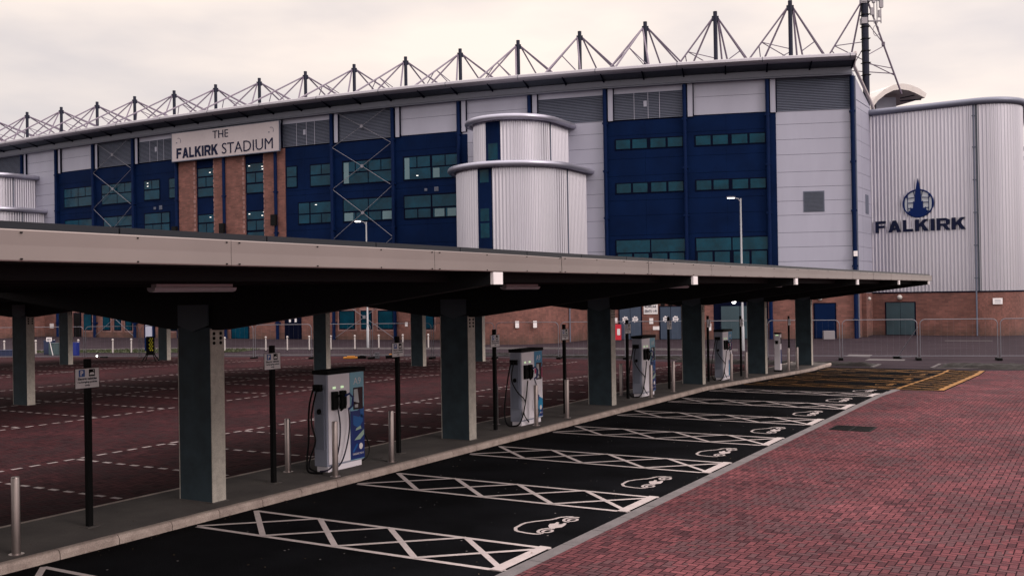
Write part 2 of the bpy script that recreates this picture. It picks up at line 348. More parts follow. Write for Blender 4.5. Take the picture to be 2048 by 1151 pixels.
def text_mesh(txt, size, depth, M, wx=1.0, offset=0.0, spacing=1.0, width=None, height=None, align='CENTER'):
    """returns an MB with the lettering, in a frame whose X runs along the line, Y up, Z out"""
    cu = bpy.data.curves.new('t', 'FONT'); cu.body = txt; cu.size = size; cu.extrude = depth/2; cu.offset = offset
    cu.space_character = spacing; cu.resolution_u = 3
    o = bpy.data.objects.new('t', cu); COL.objects.link(o)
    dg = bpy.context.evaluated_depsgraph_get(); me = bpy.data.meshes.new_from_object(o.evaluated_get(dg))
    xs = [v.co.x for v in me.vertices]; ys = [v.co.y for v in me.vertices]
    x0, x1, y0, y1 = min(xs), max(xs), min(ys), max(ys)
    sx = (width/(x1-x0)) if width else wx; sy = (height/(y1-y0)) if height else 1.0
    ax = {'CENTER': (x0+x1)/2, 'LEFT': x0}[align]
    mb = MB(); mb.v = [tuple(M @ Vector(((v.co.x-ax)*sx, (v.co.y-y0)*sy, v.co.z+depth/2))) for v in me.vertices]
    mb.f = [tuple(p.vertices) for p in me.polygons]
    bpy.data.objects.remove(o); bpy.data.curves.remove(cu); bpy.data.meshes.remove(me)
    return mb
GLYPH = {   # strokes of heavy block capitals in a unit box, as convex pieces
 'F': [[(0,0),(.30,0),(.30,1),(0,1)],[(.30,.78),(.95,.78),(.95,1),(.30,1)],[(.30,.40),(.85,.40),(.85,.61),(.30,.61)]],
 'A': [[(0,0),(.30,0),(.62,1),(.36,1)],[(.70,0),(1,0),(.64,1),(.38,1)],[(.24,.20),(.76,.20),(.70,.38),(.30,.38)]],
 'L': [[(0,0),(.30,0),(.30,1),(0,1)],[(.30,0),(.95,0),(.95,.22),(.30,.22)]],
 'K': [[(0,0),(.28,0),(.28,1),(0,1)],[(.28,.34),(.50,.52),(1.0,1),(.66,1),(.28,.60)],[(.36,.56),(.66,0),(1.02,0),(.56,.72)]],
 'I': [[(0,0),(.30,0),(.30,1),(0,1)]],
 'R': [[(0,0),(.28,0),(.28,1),(0,1)],[(.28,.80),(.72,.80),(.88,.90),(.72,1),(.28,1)],[(.70,.52),(.88,.44),(1,.60),(1,.84),(.88,.93),(.70,.82)],[(.28,.36),(.74,.36),(.88,.44),(.74,.55),(.28,.55)],[(.46,.37),(.72,0),(1.04,0),(.78,.38)]]}
GW = {'F': .92, 'A': 1.08, 'L': .86, 'K': 1.08, 'I': .32, 'R': 1.06}
def block_text(txt, M, width, height, depth, gap=.17):
    tot = sum(GW[c] for c in txt)+gap*(len(txt)-1); k = width/tot; mb = MB(); x = -width/2
    for c in txt:
        w_ = GW[c]*k if c != 'I' else k
        for j, P in enumerate(GLYPH[c]): mb.prism([(x+p[0]*w_, p[1]*height) for p in P], -.001, depth+.0015*j, M)
        x += (GW[c]+gap)*k
    return mb
def frame(o, x, y, z):
    return Matrix(((x[0], y[0], z[0], o[0]), (x[1], y[1], z[1], o[1]), (x[2], y[2], z[2], o[2]), (0, 0, 0, 1)))
def LD(l, d, z=0.0):            # the stadium's own frame: across and away
    p = RL*l + FL*d; return Vector((p.x, p.y, z))
ORD = ['first','second','third','fourth','fifth','sixth','seventh','eighth','ninth','tenth','eleventh','twelfth','thirteenth','fourteenth','fifteenth','sixteenth','seventeenth','eighteenth','nineteenth','twentieth','twenty-first','twenty-second','twenty-third','twenty-fourth','twenty-fifth','twenty-sixth','twenty-seventh','twenty-eighth','twenty-ninth','thirtieth']

GZ = -0.38
def gz(Y):
    if Y < 33: return 0.0
    if Y < 47: return GZ*(Y-33)/14
    return GZ
def ystrips(y0, y1):
    ys = sorted(set([y0, y1]+[v for v in (33, 36.5, 40, 43.5, 47) if y0 < v < y1])); return list(zip(ys[:-1], ys[1:]))
def sheet(mb, x0, x1, y0, y1, dz):
    for a, b in ystrips(y0, y1): mb.quad((x0, a, gz(a)+dz), (x1, a, gz(a)+dz), (x1, b, gz(b)+dz), (x0, b, gz(b)+dz))
def clip_poly_y(poly, ya, yb):
    def clip(P, f, inter):
        out = []
        for i in range(len(P)):
            a, b = P[i-1], P[i]
            if f(b):
                if not f(a): out.append(inter(a, b))
                out.append(b)
            elif f(a): out.append(inter(a, b))
        return out
    def I(c): return lambda a, b: (a[0]+(b[0]-a[0])*(c-a[1])/(b[1]-a[1]), c)
    P = clip(poly, lambda p: p[1] >= ya, I(ya))
    return clip(P, lambda p: p[1] <= yb, I(yb)) if P else P
def flat(mb, poly, dz):         # a polygon laid on the falling ground
    ys = [p[1] for p in poly]
    for a, b in ystrips(min(ys)-1e-4, max(ys)+1e-4):
        P = clip_poly_y(poly, a, b)
        if len(P) >= 3: mb.quad(*[(p[0], p[1], gz(p[1])+dz) for p in P])

# ------------------------------------------------------------------ ground
X_K, X_E = -11.80, -6.37
g = MB(); 
for a, b in ((-400, 33), (33, 36.5), (36.5, 40), (40, 43.5), (43.5, 47), (47, 1200)):
    g.quad((-900, a, gz(a)-.012), (900, a, gz(a)-.012), (900, b, gz(b)-.012), (-900, b, gz(b)-.012))
tag(g.build('ground', ROADG), kind='structure')
g = MB()
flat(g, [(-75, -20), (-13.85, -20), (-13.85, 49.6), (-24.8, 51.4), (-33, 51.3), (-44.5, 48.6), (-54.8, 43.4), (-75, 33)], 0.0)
tag(g.build('rear_car_park_paving', PAVER_SHADE), kind='structure')
g = MB()
flat(g, [(-6.17, -20), (45, -20), (45, 62), (-3.3, 50.2), (-4.8, 49.4), (-4.8, 36.2), (-6.17, 36.2)], 0.0)
tag(g.build('block_paving', PAVERS), kind='structure')
g = MB(); sheet(g, X_K-.06, X_E, -20, 36.2, 0.0); sheet(g, X_K-.06, -4.8, 36.2, 49.6, 0.0)
tag(g.build('bay_asphalt', ASPHALT), kind='structure')
g = MB()
y = -20.0
while y < 36.1:
    a, b = y+.005, min(y+.91, 36.2)-.005
    g.box(X_E, X_E+.2, a, b, gz(a)-.1, gz(a)+.006); y += .915
tag(g.build('edging_kerb', EDGING, bevel=0), kind='structure')
# the raised island that carries canopy, chargers and posts
g = MB(); YI0, YI1 = -20, 50.9
for a, b in ystrips(YI0, YI1):
    za, zb = gz(a)+.12, gz(b)+.12
    g.quad((-13.75, a, za), (X_K-.13, a, za), (X_K-.13, b, zb), (-13.75, b, zb))
g.quad((-13.75, YI1, GZ-.1), (-13.75, YI1, GZ+.12), (X_K-.13, YI1, GZ+.12), (X_K-.13, YI1, GZ-.1))
tag(g.build('pavement_island', PATH), kind='structure')
g = MB(); y = YI0
while y < YI1:
    a, b = y+.006, min(y+.915, YI1+.13)-.006
    z = gz(a); z2 = gz(b)
    for sx, x0, x1 in ((1, X_K-.13, X_K), (-1, -13.86, -13.75)):
        if sx > 0: prof = [(x0, -.1), (x1, -.1), (x1, .075), (x1-.02, .112), (x1-.045, .124), (x0, .124)]
        else: prof = [(x0, -.1), (x1, -.1), (x1, .122), (x0+.02, .122), (x0, .1)]
        i = len(g.v); n = len(prof)
        for (px, pz) in prof: g.v.append((px, a, pz+z))
        for (px, pz) in prof: g.v.append((px, b, pz+z2))
        g.f.append(tuple(i+k for k in range(n))); g.f.append(tuple(i+n+k for k in reversed(range(n))))
        for k in range(n): g.f.append((i+k, i+n+k, i+n+(k+1) % n, i+(k+1) % n))
    y += .915
tag(g.build('island_kerb', KERB), kind='structure')

# hatched strips between bays
X0, XW = -11.66, -6.39
Y0, PER, SW = 10.488, 3.7036, 1.288
def line(mb, x0, y0, x1, y1, wd, dz=.004, ext=0.0):
    d = Vector((x1-x0, y1-y0)); d.normalize(); n = Vector((-d.y, d.x))*wd/2; e = d*ext
    flat(mb, [(x0-e.x+n.x, y0-e.y+n.y), (x0-e.x-n.x, y0-e.y-n.y), (x1+e.x-n.x, y1+e.y-n.y), (x1+e.x+n.x, y1+e.y+n.y)], dz)
def strip(y0, m, xa=X0, xb=XW, cells=4, name='bay_hatching', endbar=True):
    g = MB(); c = (xb-xa)/cells; W = .085
    line(g, xa, y0+W/2, xb, y0+W/2, W, .004); line(g, xa, y0+SW-W/2, xb, y0+SW-W/2, W, .004)
    for k in range(cells):
        line(g, xa+k*c, y0+SW-W/2, xa+(k+1)*c, y0+W/2, W, .008)
        line(g, xa+k*c, y0+W/2, xa+(k+1)*c, y0+SW-W/2, W, .012)
    if endbar: line(g, xb-.09, y0, xb-.09, y0+SW, .17, .016)
    return tag(g.build(name, m), kind='structure')
def arcpts(cx, cy, rx, ry, a0, a1, n=14):
    return [(cx+rx*math.cos(R(a0+(a1-a0)*k/n)), cy+ry*math.sin(R(a0+(a1-a0)*k/n))) for k in range(n+1)]
CAR = [(4.80, 1.905), (4.72, 1.87), (4.653, 1.869), (4.554, 1.879), (4.46, 1.895), (4.39, 1.94), (4.34, 2.012), (4.30, 2.09), (4.292, 2.17), (4.275, 2.28), (4.28, 2.42), (4.33, 2.52), (4.371, 2.584), (4.42, 2.65), (4.476, 2.713), (4.515, 2.78), (4.538, 2.842), (4.545, 2.91), (4.575, 2.985), (4.626, 3.043), (4.70, 3.07), (4.784, 3.05)]
PLUG = [(4.667, 2.394), (4.64, 2.491), (4.693, 2.536), (4.673, 2.639), (4.723, 2.626), (4.756, 2.531), (4.81, 2.558), (4.792, 2.642), (4.849, 2.614), (4.882, 2.501), (4.895, 2.38), (4.832, 2.276), (4.819, 2.198), (4.736, 2.282)]
def polyline(mb, pts, wd, dz):
    for k in range(len(pts)-1):
        a, b = pts[k], pts[k+1]; line(mb, a[0], a[1], b[0], b[1], wd, dz+.0015*(k % 2), ext=wd*.3)
def symbol(y0, m, name='vehicle_symbol'):
    g = MB(); T = lambda P: [(X0-.05+p[0], y0+p[1]) for p in P]
    polyline(g, T(CAR), .05, .004)
    for (cx, cy) in ((4.822, 2.085), (4.818, 2.872)):
        polyline(g, T(arcpts(cx, cy, .062, .088, 0, 360, 18)), .042, .008)
        polyline(g, T(arcpts(cx, cy, .125, .165, 85, 275, 14)), .045, .012)
    P = T(PLUG); cx = sum(p[0] for p in P)/len(P); cy = sum(p[1] for p in P)/len(P)
    for k in range(len(P)): flat(g, [P[k], P[(k+1) % len(P)], (cx, cy)], .012)
    return tag(g.build(name, m), kind='structure')
for k in range(-3, 7): strip(Y0+k*PER, MARKW)
for k in range(-3, 7): symbol(Y0+k*PER, MARKW)
for k in range(7, 11): strip(Y0+k*PER, MARKY, endbar=False, cells=4)
for k in range(7, 10): symbol(Y0+k*PER, MARKY)
for k in range(7, 10):     # second yellow emblem deeper in each accessible bay, and the worn bay outline
    g = MB(); yy = Y0+k*PER
    polyline(g, [(X0+.9+p[0], yy+1.75+p[1]) for p in arcpts(0, .35, .55, .45, 20, 340, 16)], .07, .020)
    line(g, X0+.35, yy+1.4, X0+1.9, yy+2.6, .08, .024); line(g, X0+1.9, yy+1.4, X0+3.3, yy+2.0, .07, .024)
    tag(g.build('accessible_bay_marking', MARKY), kind='structure')
g = MB()
line(g, -4.92, 36.3, -4.92, 49.2, .2, .028); line(g, -6.35, 36.3, -4.9, 36.3, .10, .020); line(g, -6.30, 36.3, -6.30, 49.2, .12, .024)
for k in range(11):
    a = 36.35+k*1.15; line(g, -6.3, a, -4.95, a+1.15, .08, .030); line(g, -4.95, a, -6.3, a+1.15, .07, .034)
tag(g.build('yellow_aisle_hatching', MARKY), kind='structure')
# white block markings of the rear bays
g = MB()
def dashY(x, y0, y1, wd=.10):
    y = y0
    while y < y1: flat(g, [(x-wd/2, y), (x+wd/2, y), (x+wd/2, y+.23), (x-wd/2, y+.23)], .005); y += .4
def dashX(y, x0, x1, wd=.10):
    x = x0
    while x < x1: flat(g, [(x, y-wd/2), (x+.22, y-wd/2), (x+.22, y+wd/2), (x, y+wd/2)], .005); x += .42
dashY(-19.0, -2, 49); dashY(-25.1, 2, 49.5); dashY(-30.6, 8, 50); dashY(-36.2, 12, 50); dashY(-42.6, 20, 48.3); dashY(-48.4, 22, 45.8)
yy = -3.1
while yy < 48.5:
    dashX(yy, -18.9, -13.95)
    if yy > 4: dashX(yy+.4, -30.5, -25.2); dashX(yy+.4, -36.1, -30.8)
    if yy > 18 and yy < 45: dashX(yy, -48.3, -42.8)
    yy += 2.42
tag(g.build('bay_marking_blocks', mat('worn_white_block', (.34, .29, .295), .9, var=.25, vscale=1.5, fine=.2)), kind='structure')
# far ground details
g = MB()
for P in ([(-12.7, 57.9), (-11.4, 57.8), (-11.6, 59.6), (-12.9, 59.7)], [(-11.1, 55.0), (-9.2, 55.3), (-9.3, 56.3), (-11.1, 56.2)], [(-10, 76.5), (-7.0, 77.0), (-7.1, 77.5), (-10.1, 77.0)]): flat(g, P, -.004)
tag(g.build('access_slabs', SLABM), kind='structure')
g = MB(); random.seed(3)
for (x0, x1, y0, y1) in ((-7.0, 4, 50.6, 52.9), (-20, -9.9, 50.6, 51.9), (-34, -20.5, 52.6, 53.6)):
    nx, ny = int((x1-x0)/.25), 8
    i = len(g.v)
    for a in range(nx+1):
        for b in range(ny+1):
            e = 0 if (a in (0, nx) or b in (0, ny)) else .05+random.random()*.12
            g.v.append((x0+(x1-x0)*a/nx, y0+(y1-y0)*b/ny+(0 if x0 > -9 else .0), GZ-.005+e))
    for a in range(nx):
        for b in range(ny): q = i+a*(ny+1)+b; g.f.append((q, q+ny+1, q+ny+2, q+1))
tag(g.build('bare_soil_bed', SOIL), kind='structure')
g = MB()
def kerbline(mb, P, wd=.14, h=.10):
    for a, b in zip(P[:-1], P[1:]):
        d = Vector((b[0]-a[0], b[1]-a[1])); ln = d.length; d.normalize()
        M = frame((a[0], a[1], GZ), (d.x, d.y, 0), (-d.y, d.x, 0), (0, 0, 1))
        k = 0.0
        while k < ln: mb.box(k+.005, min(k+.915, ln)-.005, -wd/2, wd/2, -.1, h, M); k += .92
kerbline(g, [(-78, 41.5), (-72, 46.2), (-66, 50.4), (-61.3, 53), (-45, 57.1), (-33.2, 60.3), (-20, 61.5)])
tag(g.build('road_kerb', EDGING), kind='structure')
g = MB()
kerbline(g, [(12, 53.5), (-7.2, 50.4), (-7.2, 53.2), (12, 56)], .12, .03)
kerbline(g, [(-9.8, 50.0), (-9.8, 52.1), (-24, 54.2), (-44, 51.0), (-56, 45.6), (-78, 35.0)], .14, .03)
tag(g.build('bed_edging', EDGED), kind='structure')
g = MB(); random.seed(5)
P = [(-74, 42.2, -73, 45.0), (-66.5, 46.6, -66.6, 49.6), (-58, 48.9, -61, 52.6), (-52.5, 51.3, -53.5, 54.5)]
for (a, b) in zip(P[:-1], P[1:]):
    g.quad((a[0], a[1], GZ+.02), (b[0], b[1], GZ+.02), (b[2], b[3], GZ+.02), (a[2], a[3], GZ+.02))
    for k in range(900):
        u, v = random.random(), random.random()
        x = (a[0]*(1-u)+b[0]*u)*(1-v)+(a[2]*(1-u)+b[2]*u)*v; y = (a[1]*(1-u)+b[1]*u)*(1-v)+(a[3]*(1-u)+b[3]*u)*v
        an = random.random()*3.14; c, s = .04*math.cos(an), .04*math.sin(an); h = .06+random.random()*.1
        g.quad((x-c, y-s, GZ+.02), (x+c, y+s, GZ+.02), (x+random.uniform(-.04, .04), y+random.uniform(-.04, .04), GZ+.02+h))
tag(g.build('grass_verge', GRASSM), kind='stuff', label='thin strip of dark grass by the far road kerb', cat='grass')

# grit and dead leaves blown against the kerbs
g = MB(); random.seed(11)
for k in range(520):
    y = 6+random.random()**1.3*30
    if k % 3 == 0: x = X_K+.02+abs(random.gauss(0, .10))
    elif k % 3 == 1: x = random.uniform(-13.6, -11.95)
    else: x = random.uniform(-11.6, -2.0)
    z = gz(y)+(.124 if x < X_K-.02 else .022); a = random.random()*6.28; q = random.uniform(.008, .022); c, s_ = q*math.cos(a), q*math.sin(a)
    g.quad((x-c, y-s_, z), (x+s_*.6, y-c*.6, z+.004), (x+c, y+s_, z), (x-s_*.6, y+c*.6, z+.006))
tag(g.build('leaf_litter', mat('dead_leaf', (.10, .065, .035), .9, var=.4, vscale=5)), kind='stuff', label='scattered specks of grit and dead leaves along the kerb', cat='litter')
# drain grate
t = thing('drain_grate', 'black cast iron slotted drain grate set in the red block paving', 'drain grate', (-5.37, 25.13, .004))
m = MB(); m.box(-.48, .48, -.44, -.40, -.02, .008); m.box(-.48, .48, .40, .44, -.02, .008); m.box(-.48, -.44, -.40, .40, -.02, .008); m.box(.44, .48, -.40, .40, -.02, .008); m.box(-.02, .02, -.40, .40, -.02, .007)
m.build('frame', BLACK, t)
m = MB()
for k in range(15):
    for x0, x1 in ((-.44, -.02), (.02, .44)):
        m.box(x0, x1, -.39+k*.055, -.365+k*.055, -.01, .005)
m.build('bars', BLACK, t)
m = MB(); m.quad((-.46, -.42, .0015), (.46, -.42, .0015), (.46, .42, .0015), (-.46, .42, .0015)); m.build('gully', CANB, t)

# ------------------------------------------------------------------ canopies
def canopy(name, label, xc, ys, y0, y1, ground, lights, ztop=3.66):
    HW = 5.62
    t = thing(name, label, 'canopy', (xc, ys[0], 0), group='long parking canopies')
    LY = lambda v: v-ys[0]
    # deck: corrugated underside with purlins
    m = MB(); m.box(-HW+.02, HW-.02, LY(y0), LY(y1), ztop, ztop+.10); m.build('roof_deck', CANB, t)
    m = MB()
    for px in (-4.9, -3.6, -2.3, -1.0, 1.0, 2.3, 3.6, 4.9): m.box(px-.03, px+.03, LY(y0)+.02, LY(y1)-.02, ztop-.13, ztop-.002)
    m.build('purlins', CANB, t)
    for sx in (1, -1):
        yy = y0; x = sx*HW; k = 0
        while yy < y1-.05:
            ye = min(yy+3.3, y1); tw = .014 if k == 5 else 0
            m = MB(); i = 8
            # a slightly dished sheet with folded top and bottom returns
            nx = 6; prof = [(-.05, ztop-.005), (.010, ztop-.005), (.014, ztop+.004), (.012, ztop+.115), (.014, ztop+.226), (.010, ztop+.235), (-.05, ztop+.235)]
            for q in range(nx+1):
                yq = LY(yy)+.004+(ye-yy-.008)*q/nx; dish = .004*math.sin(math.pi*q/nx*2+k)
                for j, (px_, pz) in enumerate(prof): m.v.append((x+sx*(px_+(dish if 0 < j < 6 else 0)), yq, pz-(tw*(q/nx)**3 if j > 3 else 0)))
            n_ = len(prof)
            for q in range(nx):
                for j in range(n_-1): b_ = q*n_+j; m.f.append((b_, b_+n_, b_+n_+1, b_+1))
            fa = m.build('fascia_panel', GALV, t)
            m = MB(); xs_ = x+sx*.012
            for yq in (yy+.10, yy+(ye-yy)*.36, yy+(ye-yy)*.68, ye-.06):
                for zz in (ztop+.012, ztop+.21): m.box(xs_, xs_+sx*.012, LY(yq)-.007, LY(yq)+.007, zz-.006, zz+.006)
            m.build('screws', BLACK, fa)
            yy = ye; k += 1
    for ye in (y0, y1):
        m = MB(); s = 1 if ye == y1 else -1
        m.box(-HW+.02, HW-.02, LY(ye), LY(ye)+s*.012, ztop-.005, ztop+.235); m.build('end_fascia', GALV, t)
    m = MB(); yy = y0
    while yy < y1-.1:
        ye = min(yy+1.72, y1); m.box(-HW+.08, HW-.08, LY(yy)+.008, LY(ye)-.008, ztop+.20, ztop+.30); yy += 1.72
    m.build('solar_panels', PANELM, t)
    for i, yc in enumerate(ys):
        gb = ground(yc); Y = LY(yc)
        # column: fabricated box with flanges proud of the web plates
        m = MB(); m.box(-.36, .36, Y-.136, Y+.136, gb, 2.90)
        c = m.build('column', WEBP, t)
        m = MB(); m.box(-.376, -.361, Y-.14, Y+.14, gb, 2.88); m.box(.361, .376, Y-.14, Y+.14, gb, 2.88); m.build('flange', GALVC, c)
        m = MB(); m.box(-.41, .41, Y-.17, Y+.17, gb-.05, gb+.012); m.build('base_plate', PATH, c)
        m = MB()
        for a in (-.07, .07):
            for z in (2.80, 2.725, 2.65): m.tube([(.3765, Y+a, z), (.384, Y+a, z)], .028, 10)
        m.build('bolts', BLACK, c)
        # rafter: tapered cantilever arms
        m = MB(); prof = [(-HW+.03, ztop-.003), (-HW+.03, ztop-.17), (-.55, 2.86), (-.37, 2.86), (.37, 2.86), (.55, 2.86), (HW-.03, ztop-.17), (HW-.03, ztop-.003)]
        m.prism(prof, Y-.11, Y+.11, axis='y'); rf = m.build('rafter', CANB, t)
        m = MB(); m.prism([(-.34, 3.26), (-.34, 2.93), (0, 2.83), (.34, 2.93), (.34, 3.26)], Y-.165, Y-.137, axis='y'); m.build('haunch_plate', mat('blue_grey_plate', (.040, .058, .078), .6), rf)
        m = MB()
        for s in (1, -1): m.box(s*(HW-.03), s*(HW+.018), Y-.12, Y+.12, ztop-.175, ztop-.012)
        m.build('end_plate', SIGNW, rf)
    for (lx, ly) in lights:
        m = MB(); m.box(lx-.045, lx+.045, LY(ly)-.58, LY(ly)+.58, ztop-.17, ztop-.132)
        q = m.build('light_fitting', WHITE, t)
        m = MB(); P = [(lx+.07*math.cos(a), ztop-.17+.045*math.sin(a)-.01) for a in [math.pi*(1+k/8) for k in range(9)]]
        m.prism([(p[0], p[1]) for p in P]+[(lx+.07, ztop-.171), (lx-.07, ztop-.171)], LY(ly)-.62, LY(ly)+.62, axis='y'); m.build('diffuser', TUBEL, q)
    return t
CY = [11.56+7.48*k for k in range(-2, 6)]
canopy('solar_canopy', 'long flat steel canopy with pale metal fascia in the foreground over the charging bays', -12.66, CY, -6.4, 49.9, lambda Y: gz(Y)+.12, [(3.3, 8.45), (3.3, 16.2), (3.3, 24.1), (3.3, 32.7), (3.3, 41.0)])
canopy('solar_canopy', 'second canopy row behind the chargers, on columns in the red paved car park', -30.6, [5.4, 13.0, 20.45, 27.8, 35.0, 42.4, 48.1], -1.5, 49.4, gz, [], ztop=3.50)
canopy('solar_canopy', 'third canopy row farthest left, nearest the road and brick wall', -48.5, [14.5, 21.5, 28.3, 34.9, 41.5], 10.0, 43.2, gz, [], ztop=3.45)

# ------------------------------------------------------------------ chargers
def cable(pts, r, name, parent, m, n=24):
    """smooth hanging cable through control points"""
    P = [Vector(p) for p in pts]; P = [P[0]]+P+[P[-1]]; out = []
    for i in range(1, len(P)-2):
        for k in range(6):
            tt = k/6; a, b, c, d = P[i-1], P[i], P[i+1], P[i+2]
            out.append(.5*((2*b)+(c-a)*tt+(2*a-5*b+4*c-d)*tt*tt+(3*b-a-3*c+d)*tt**3))
    out.append(P[-2]); mb = MB(); mb.tube(out, r, 8); return mb.build(name, m, parent, smooth=True)
def charger(label, loc, style):
    t = thing('vehicle_charger', label, 'vehicle charger', loc, group='rapid chargers on the island')
    W, D, H = .98, .40, 1.80     # width along Y, depth along X (front = +X)
    m = MB(); m.box(-D+.04, -.03, .03, W-.05, 0, .16); m.build('plinth', CABW, t)
    m = MB(); m.box(-D, -.02, 0, W, .10, H); body = m.build('body', CABG, t, bevel=.012)
    m = MB(); m.box(-.018, 0, .035, .60, .14, H-.01); m.build('front_panel', CABW, t)
    m = MB(); m.box(-.018, .004, .61, .985, .13, H-.01); gp = m.build('graphic_panel', LBLUE if style in (0, 2) else CABW, t)
    if style in (1, 3):
        m = MB(); m.box(.004, .007, .61, .985, H-.42, H-.012); m.build('blue_band', CYAN, gp)
        m = MB(); m.prism([(.61, .14), (.985, .14), (.985, .58), (.80, .66), (.61, .72)], .004, .007, axis='x'); m.build('blue_artwork', CYAN, gp)
        m = MB(); m.prism([(.63, .60), (.80, .55), (.83, .68), (.66, .74)], .0075, .0095, axis='x'); m.prism([(.80, .15), (.98, .15), (.98, .36), (.9, .33)], .0075, .0095, axis='x'); m.build('navy_artwork', DBLUE, gp)
        m = MB(); m.box(.004, .0075, .62, .70, H-.56, H-.44); m.prism([(.93, 1.20), (.98, 1.10), (.98, 1.42)], .004, .0075, axis='x'); m.build('pink_artwork', PINK, gp)
    else:
        m = MB(); m.prism([(.61, .14), (.985, .14), (.985, 1.12), (.80, 1.06), (.61, 1.06)], .004, .007, axis='x'); m.build('blue_artwork', DBLUE, gp)
        m = MB(); m.prism([(.68, .98), (.83, .93), (.93, .98), (.95, .84), (.82, .72), (.68, .80)], .0075, .0095, axis='x')
        m.prism([(.66, .30), (.78, .44), (.80, .40), (.68, .26)], .0075, .0095, axis='x'); m.prism([(.86, 1.08), (.97, 1.10), (.97, .95), (.90, .90)], .0075, .0095, axis='x'); m.build('light_blue_artwork', MBLUE, gp)
        m = MB(); m.prism([(.70, .50), (.86, .50), (.97, .58), (.97, .68), (.84, .60)], .010, .012, axis='x'); m.prism([(.74, .68), (.90, .70), (.88, .76), (.76, .72)], .010, .012, axis='x'); m.build('pale_artwork', GREENV, gp)
    F = lambda y, z, o=.0125: frame((o, y, z), (0, 1, 0), (0, 0, 1), (1, 0, 0))
    tx = text_mesh('A9', .17, .002, F(.80, H-.24, .0078), width=.20, height=.13)
    b2 = text_mesh('CHARGING THE A9', .05, .002, F(.80, .22, .0125), width=.30, height=.035); tx.v += b2.v; n0 = len(tx.v)-len(b2.v); tx.f += [tuple(n0+i for i in f) for f in b2.f]
    pts = [(.88+.05*math.cos(2*math.pi*k/16), .37+.06*math.sin(2*math.pi*k/16)) for k in range(16)]
    tx.prism(pts, .0125, .014, axis='x')
    tx.build('lettering', SIGNW, gp)
    # recessed display with card reader
    m = MB(); m.box(.004, .012, .69, .95, 1.08, 1.50); sc = m.build('display_recess', SCREEN, t)
    m = MB(); m.prism([(.70, 1.24), (.84, 1.20), (.80, 1.47), (.70, 1.47)], .0125, .02, axis='x'); m.box(.0125, .03, .72, .80, 1.12, 1.18); m.build('screen', TUBEL, sc)
    # connectors in their holsters
    for k, y in enumerate((.17, .38)):
        m = MB(); m.prism([(y-.065, 1.14), (y+.055, 1.14), (y+.075, 1.22), (y+.07, 1.46), (y+.05, 1.48), (y-.065, 1.48)], 0, .08, axis='x'); h = m.build('holster', BLACK, t, bevel=.006)
        m = MB(); m.tube([(.09, y+.02, 1.38), (.17, y+.06, 1.42), (.20, y+.13, 1.34), (.17, y+.13, 1.18), (.12, y+.07, 1.12)], .022, 8)
        m.build('connector', DBLUE if k else BLACK, h, smooth=True)
        m = MB(); m.box(.0, .004, y-.02, y+.06, 1.525, 1.565); m.build('status_light', LEDG, t)
    m = MB(); m.box(-D-.03, .04, -.02, W+.03, H, H+.075); m.build('cap', BLACK, t, bevel=.01)
    # side: cable hook, vent, round socket
    m = MB(); m.box(-D+.06, -.08, -.022, 0, .42, 1.55); m.build('side_panel', mat('charger_side_inset', (.18, .20, .27), .5), t)
    m = MB(); m.box(-.33, -.10, -.09, -.022, 1.50, 1.62); m.build('cable_hook', BLACK, t)
    m = MB(); m.tube([(-.20, -.022, 1.12), (-.20, -.06, 1.12)], .05, 12); m.build('side_socket', BLACK, t)
    if style == 0:
        cable([(.1, .20, 1.14), (.13, .22, .85), (.12, .20, .5), (.08, .13, .2), (.02, .0, .06), (-.12, -.10, .035)], .015, 'cable', t, PURPLE)
        cable([(.12, .46, 1.14), (.14, .46, .8), (.14, .38, .45), (.1, .26, .15), (.04, .1, .04)], .015, 'cable', t, PURPLE)
        cable([(-.28, -.10, 1.56), (-.40, -.12, 1.2), (-.43, -.12, .6), (-.47, -.13, .25), (-.40, -.18, .05), (-.18, -.2, .02), (0, -.13, .02)], .019, 'cable', t, RUBBER)
        cable([(-.18, -.10, 1.56), (-.34, -.12, 1.0), (-.20, -.14, .6), (-.34, -.15, .3), (-.37, -.16, .1), (-.12, -.18, .04)], .017, 'cable', t, RUBBER)
        cable([(-.25, 1.0, .85), (-.2, 1.14, .62), (-.15, 1.26, .3), (-.15, 1.20, .1), (-.2, 1.03, .02)], .015, 'cable', t, RUBBER)
    else:
        cable([(-.28, -.10, 1.56), (-.36, -.13, 1.2), (-.46, -.14, .7), (-.50, -.14, .3), (-.38, -.18, .05), (-.15, -.18, .02), (0.02, -.1, .1), (.08, .05, .5), (.1, .17, 1.1)], .019, 'cable', t, RUBBER)
        cable([(-.18, -.10, 1.56), (-.24, -.13, 1.15), (-.05, -.12, .85), (.08, .05, .62), (.06, .03, .3), (.1, .2, .08)], .016, 'cable', t, RUBBER)
        cable([(.12, .46, 1.12), (.15, .56, .8), (.13, .48, .45), (.12, .66, .3), (.08, .55, .05)], .015, 'cable', t, PURPLE)
    return t
CHL = [('nearest charger on the island, white with pale blue top and deep blue artwork', 14.47, 0),
       ('white charger with cyan and pink panel artwork, second from the camera', 21.62, 1),
       ('charger with navy artwork strip in front of the blue double doors', 29.05, 2),
       ('charger with cyan top panel and looping black cables, farthest of the wide ones', 36.62, 3)]
for lab, y, st in CHL: charger(lab, (-12.46, y-.10, gz(y)+.12), st).scale = (.80, 1.08, 1)
t = thing('slim_charger', 'slim white post charger with blue stripe, farthest along the island', 'vehicle charger', (-12.45, 43.75, gz(43.8)+.12), group='rapid chargers on the island')
m = MB(); m.box(-.13, .13, -.11, .11, .06, 1.62); m.build('body', CABW, t, bevel=.02)
m = MB(); m.box(-.16, .16, -.14, .14, 0, .07); m.build('base', BLACK, t)
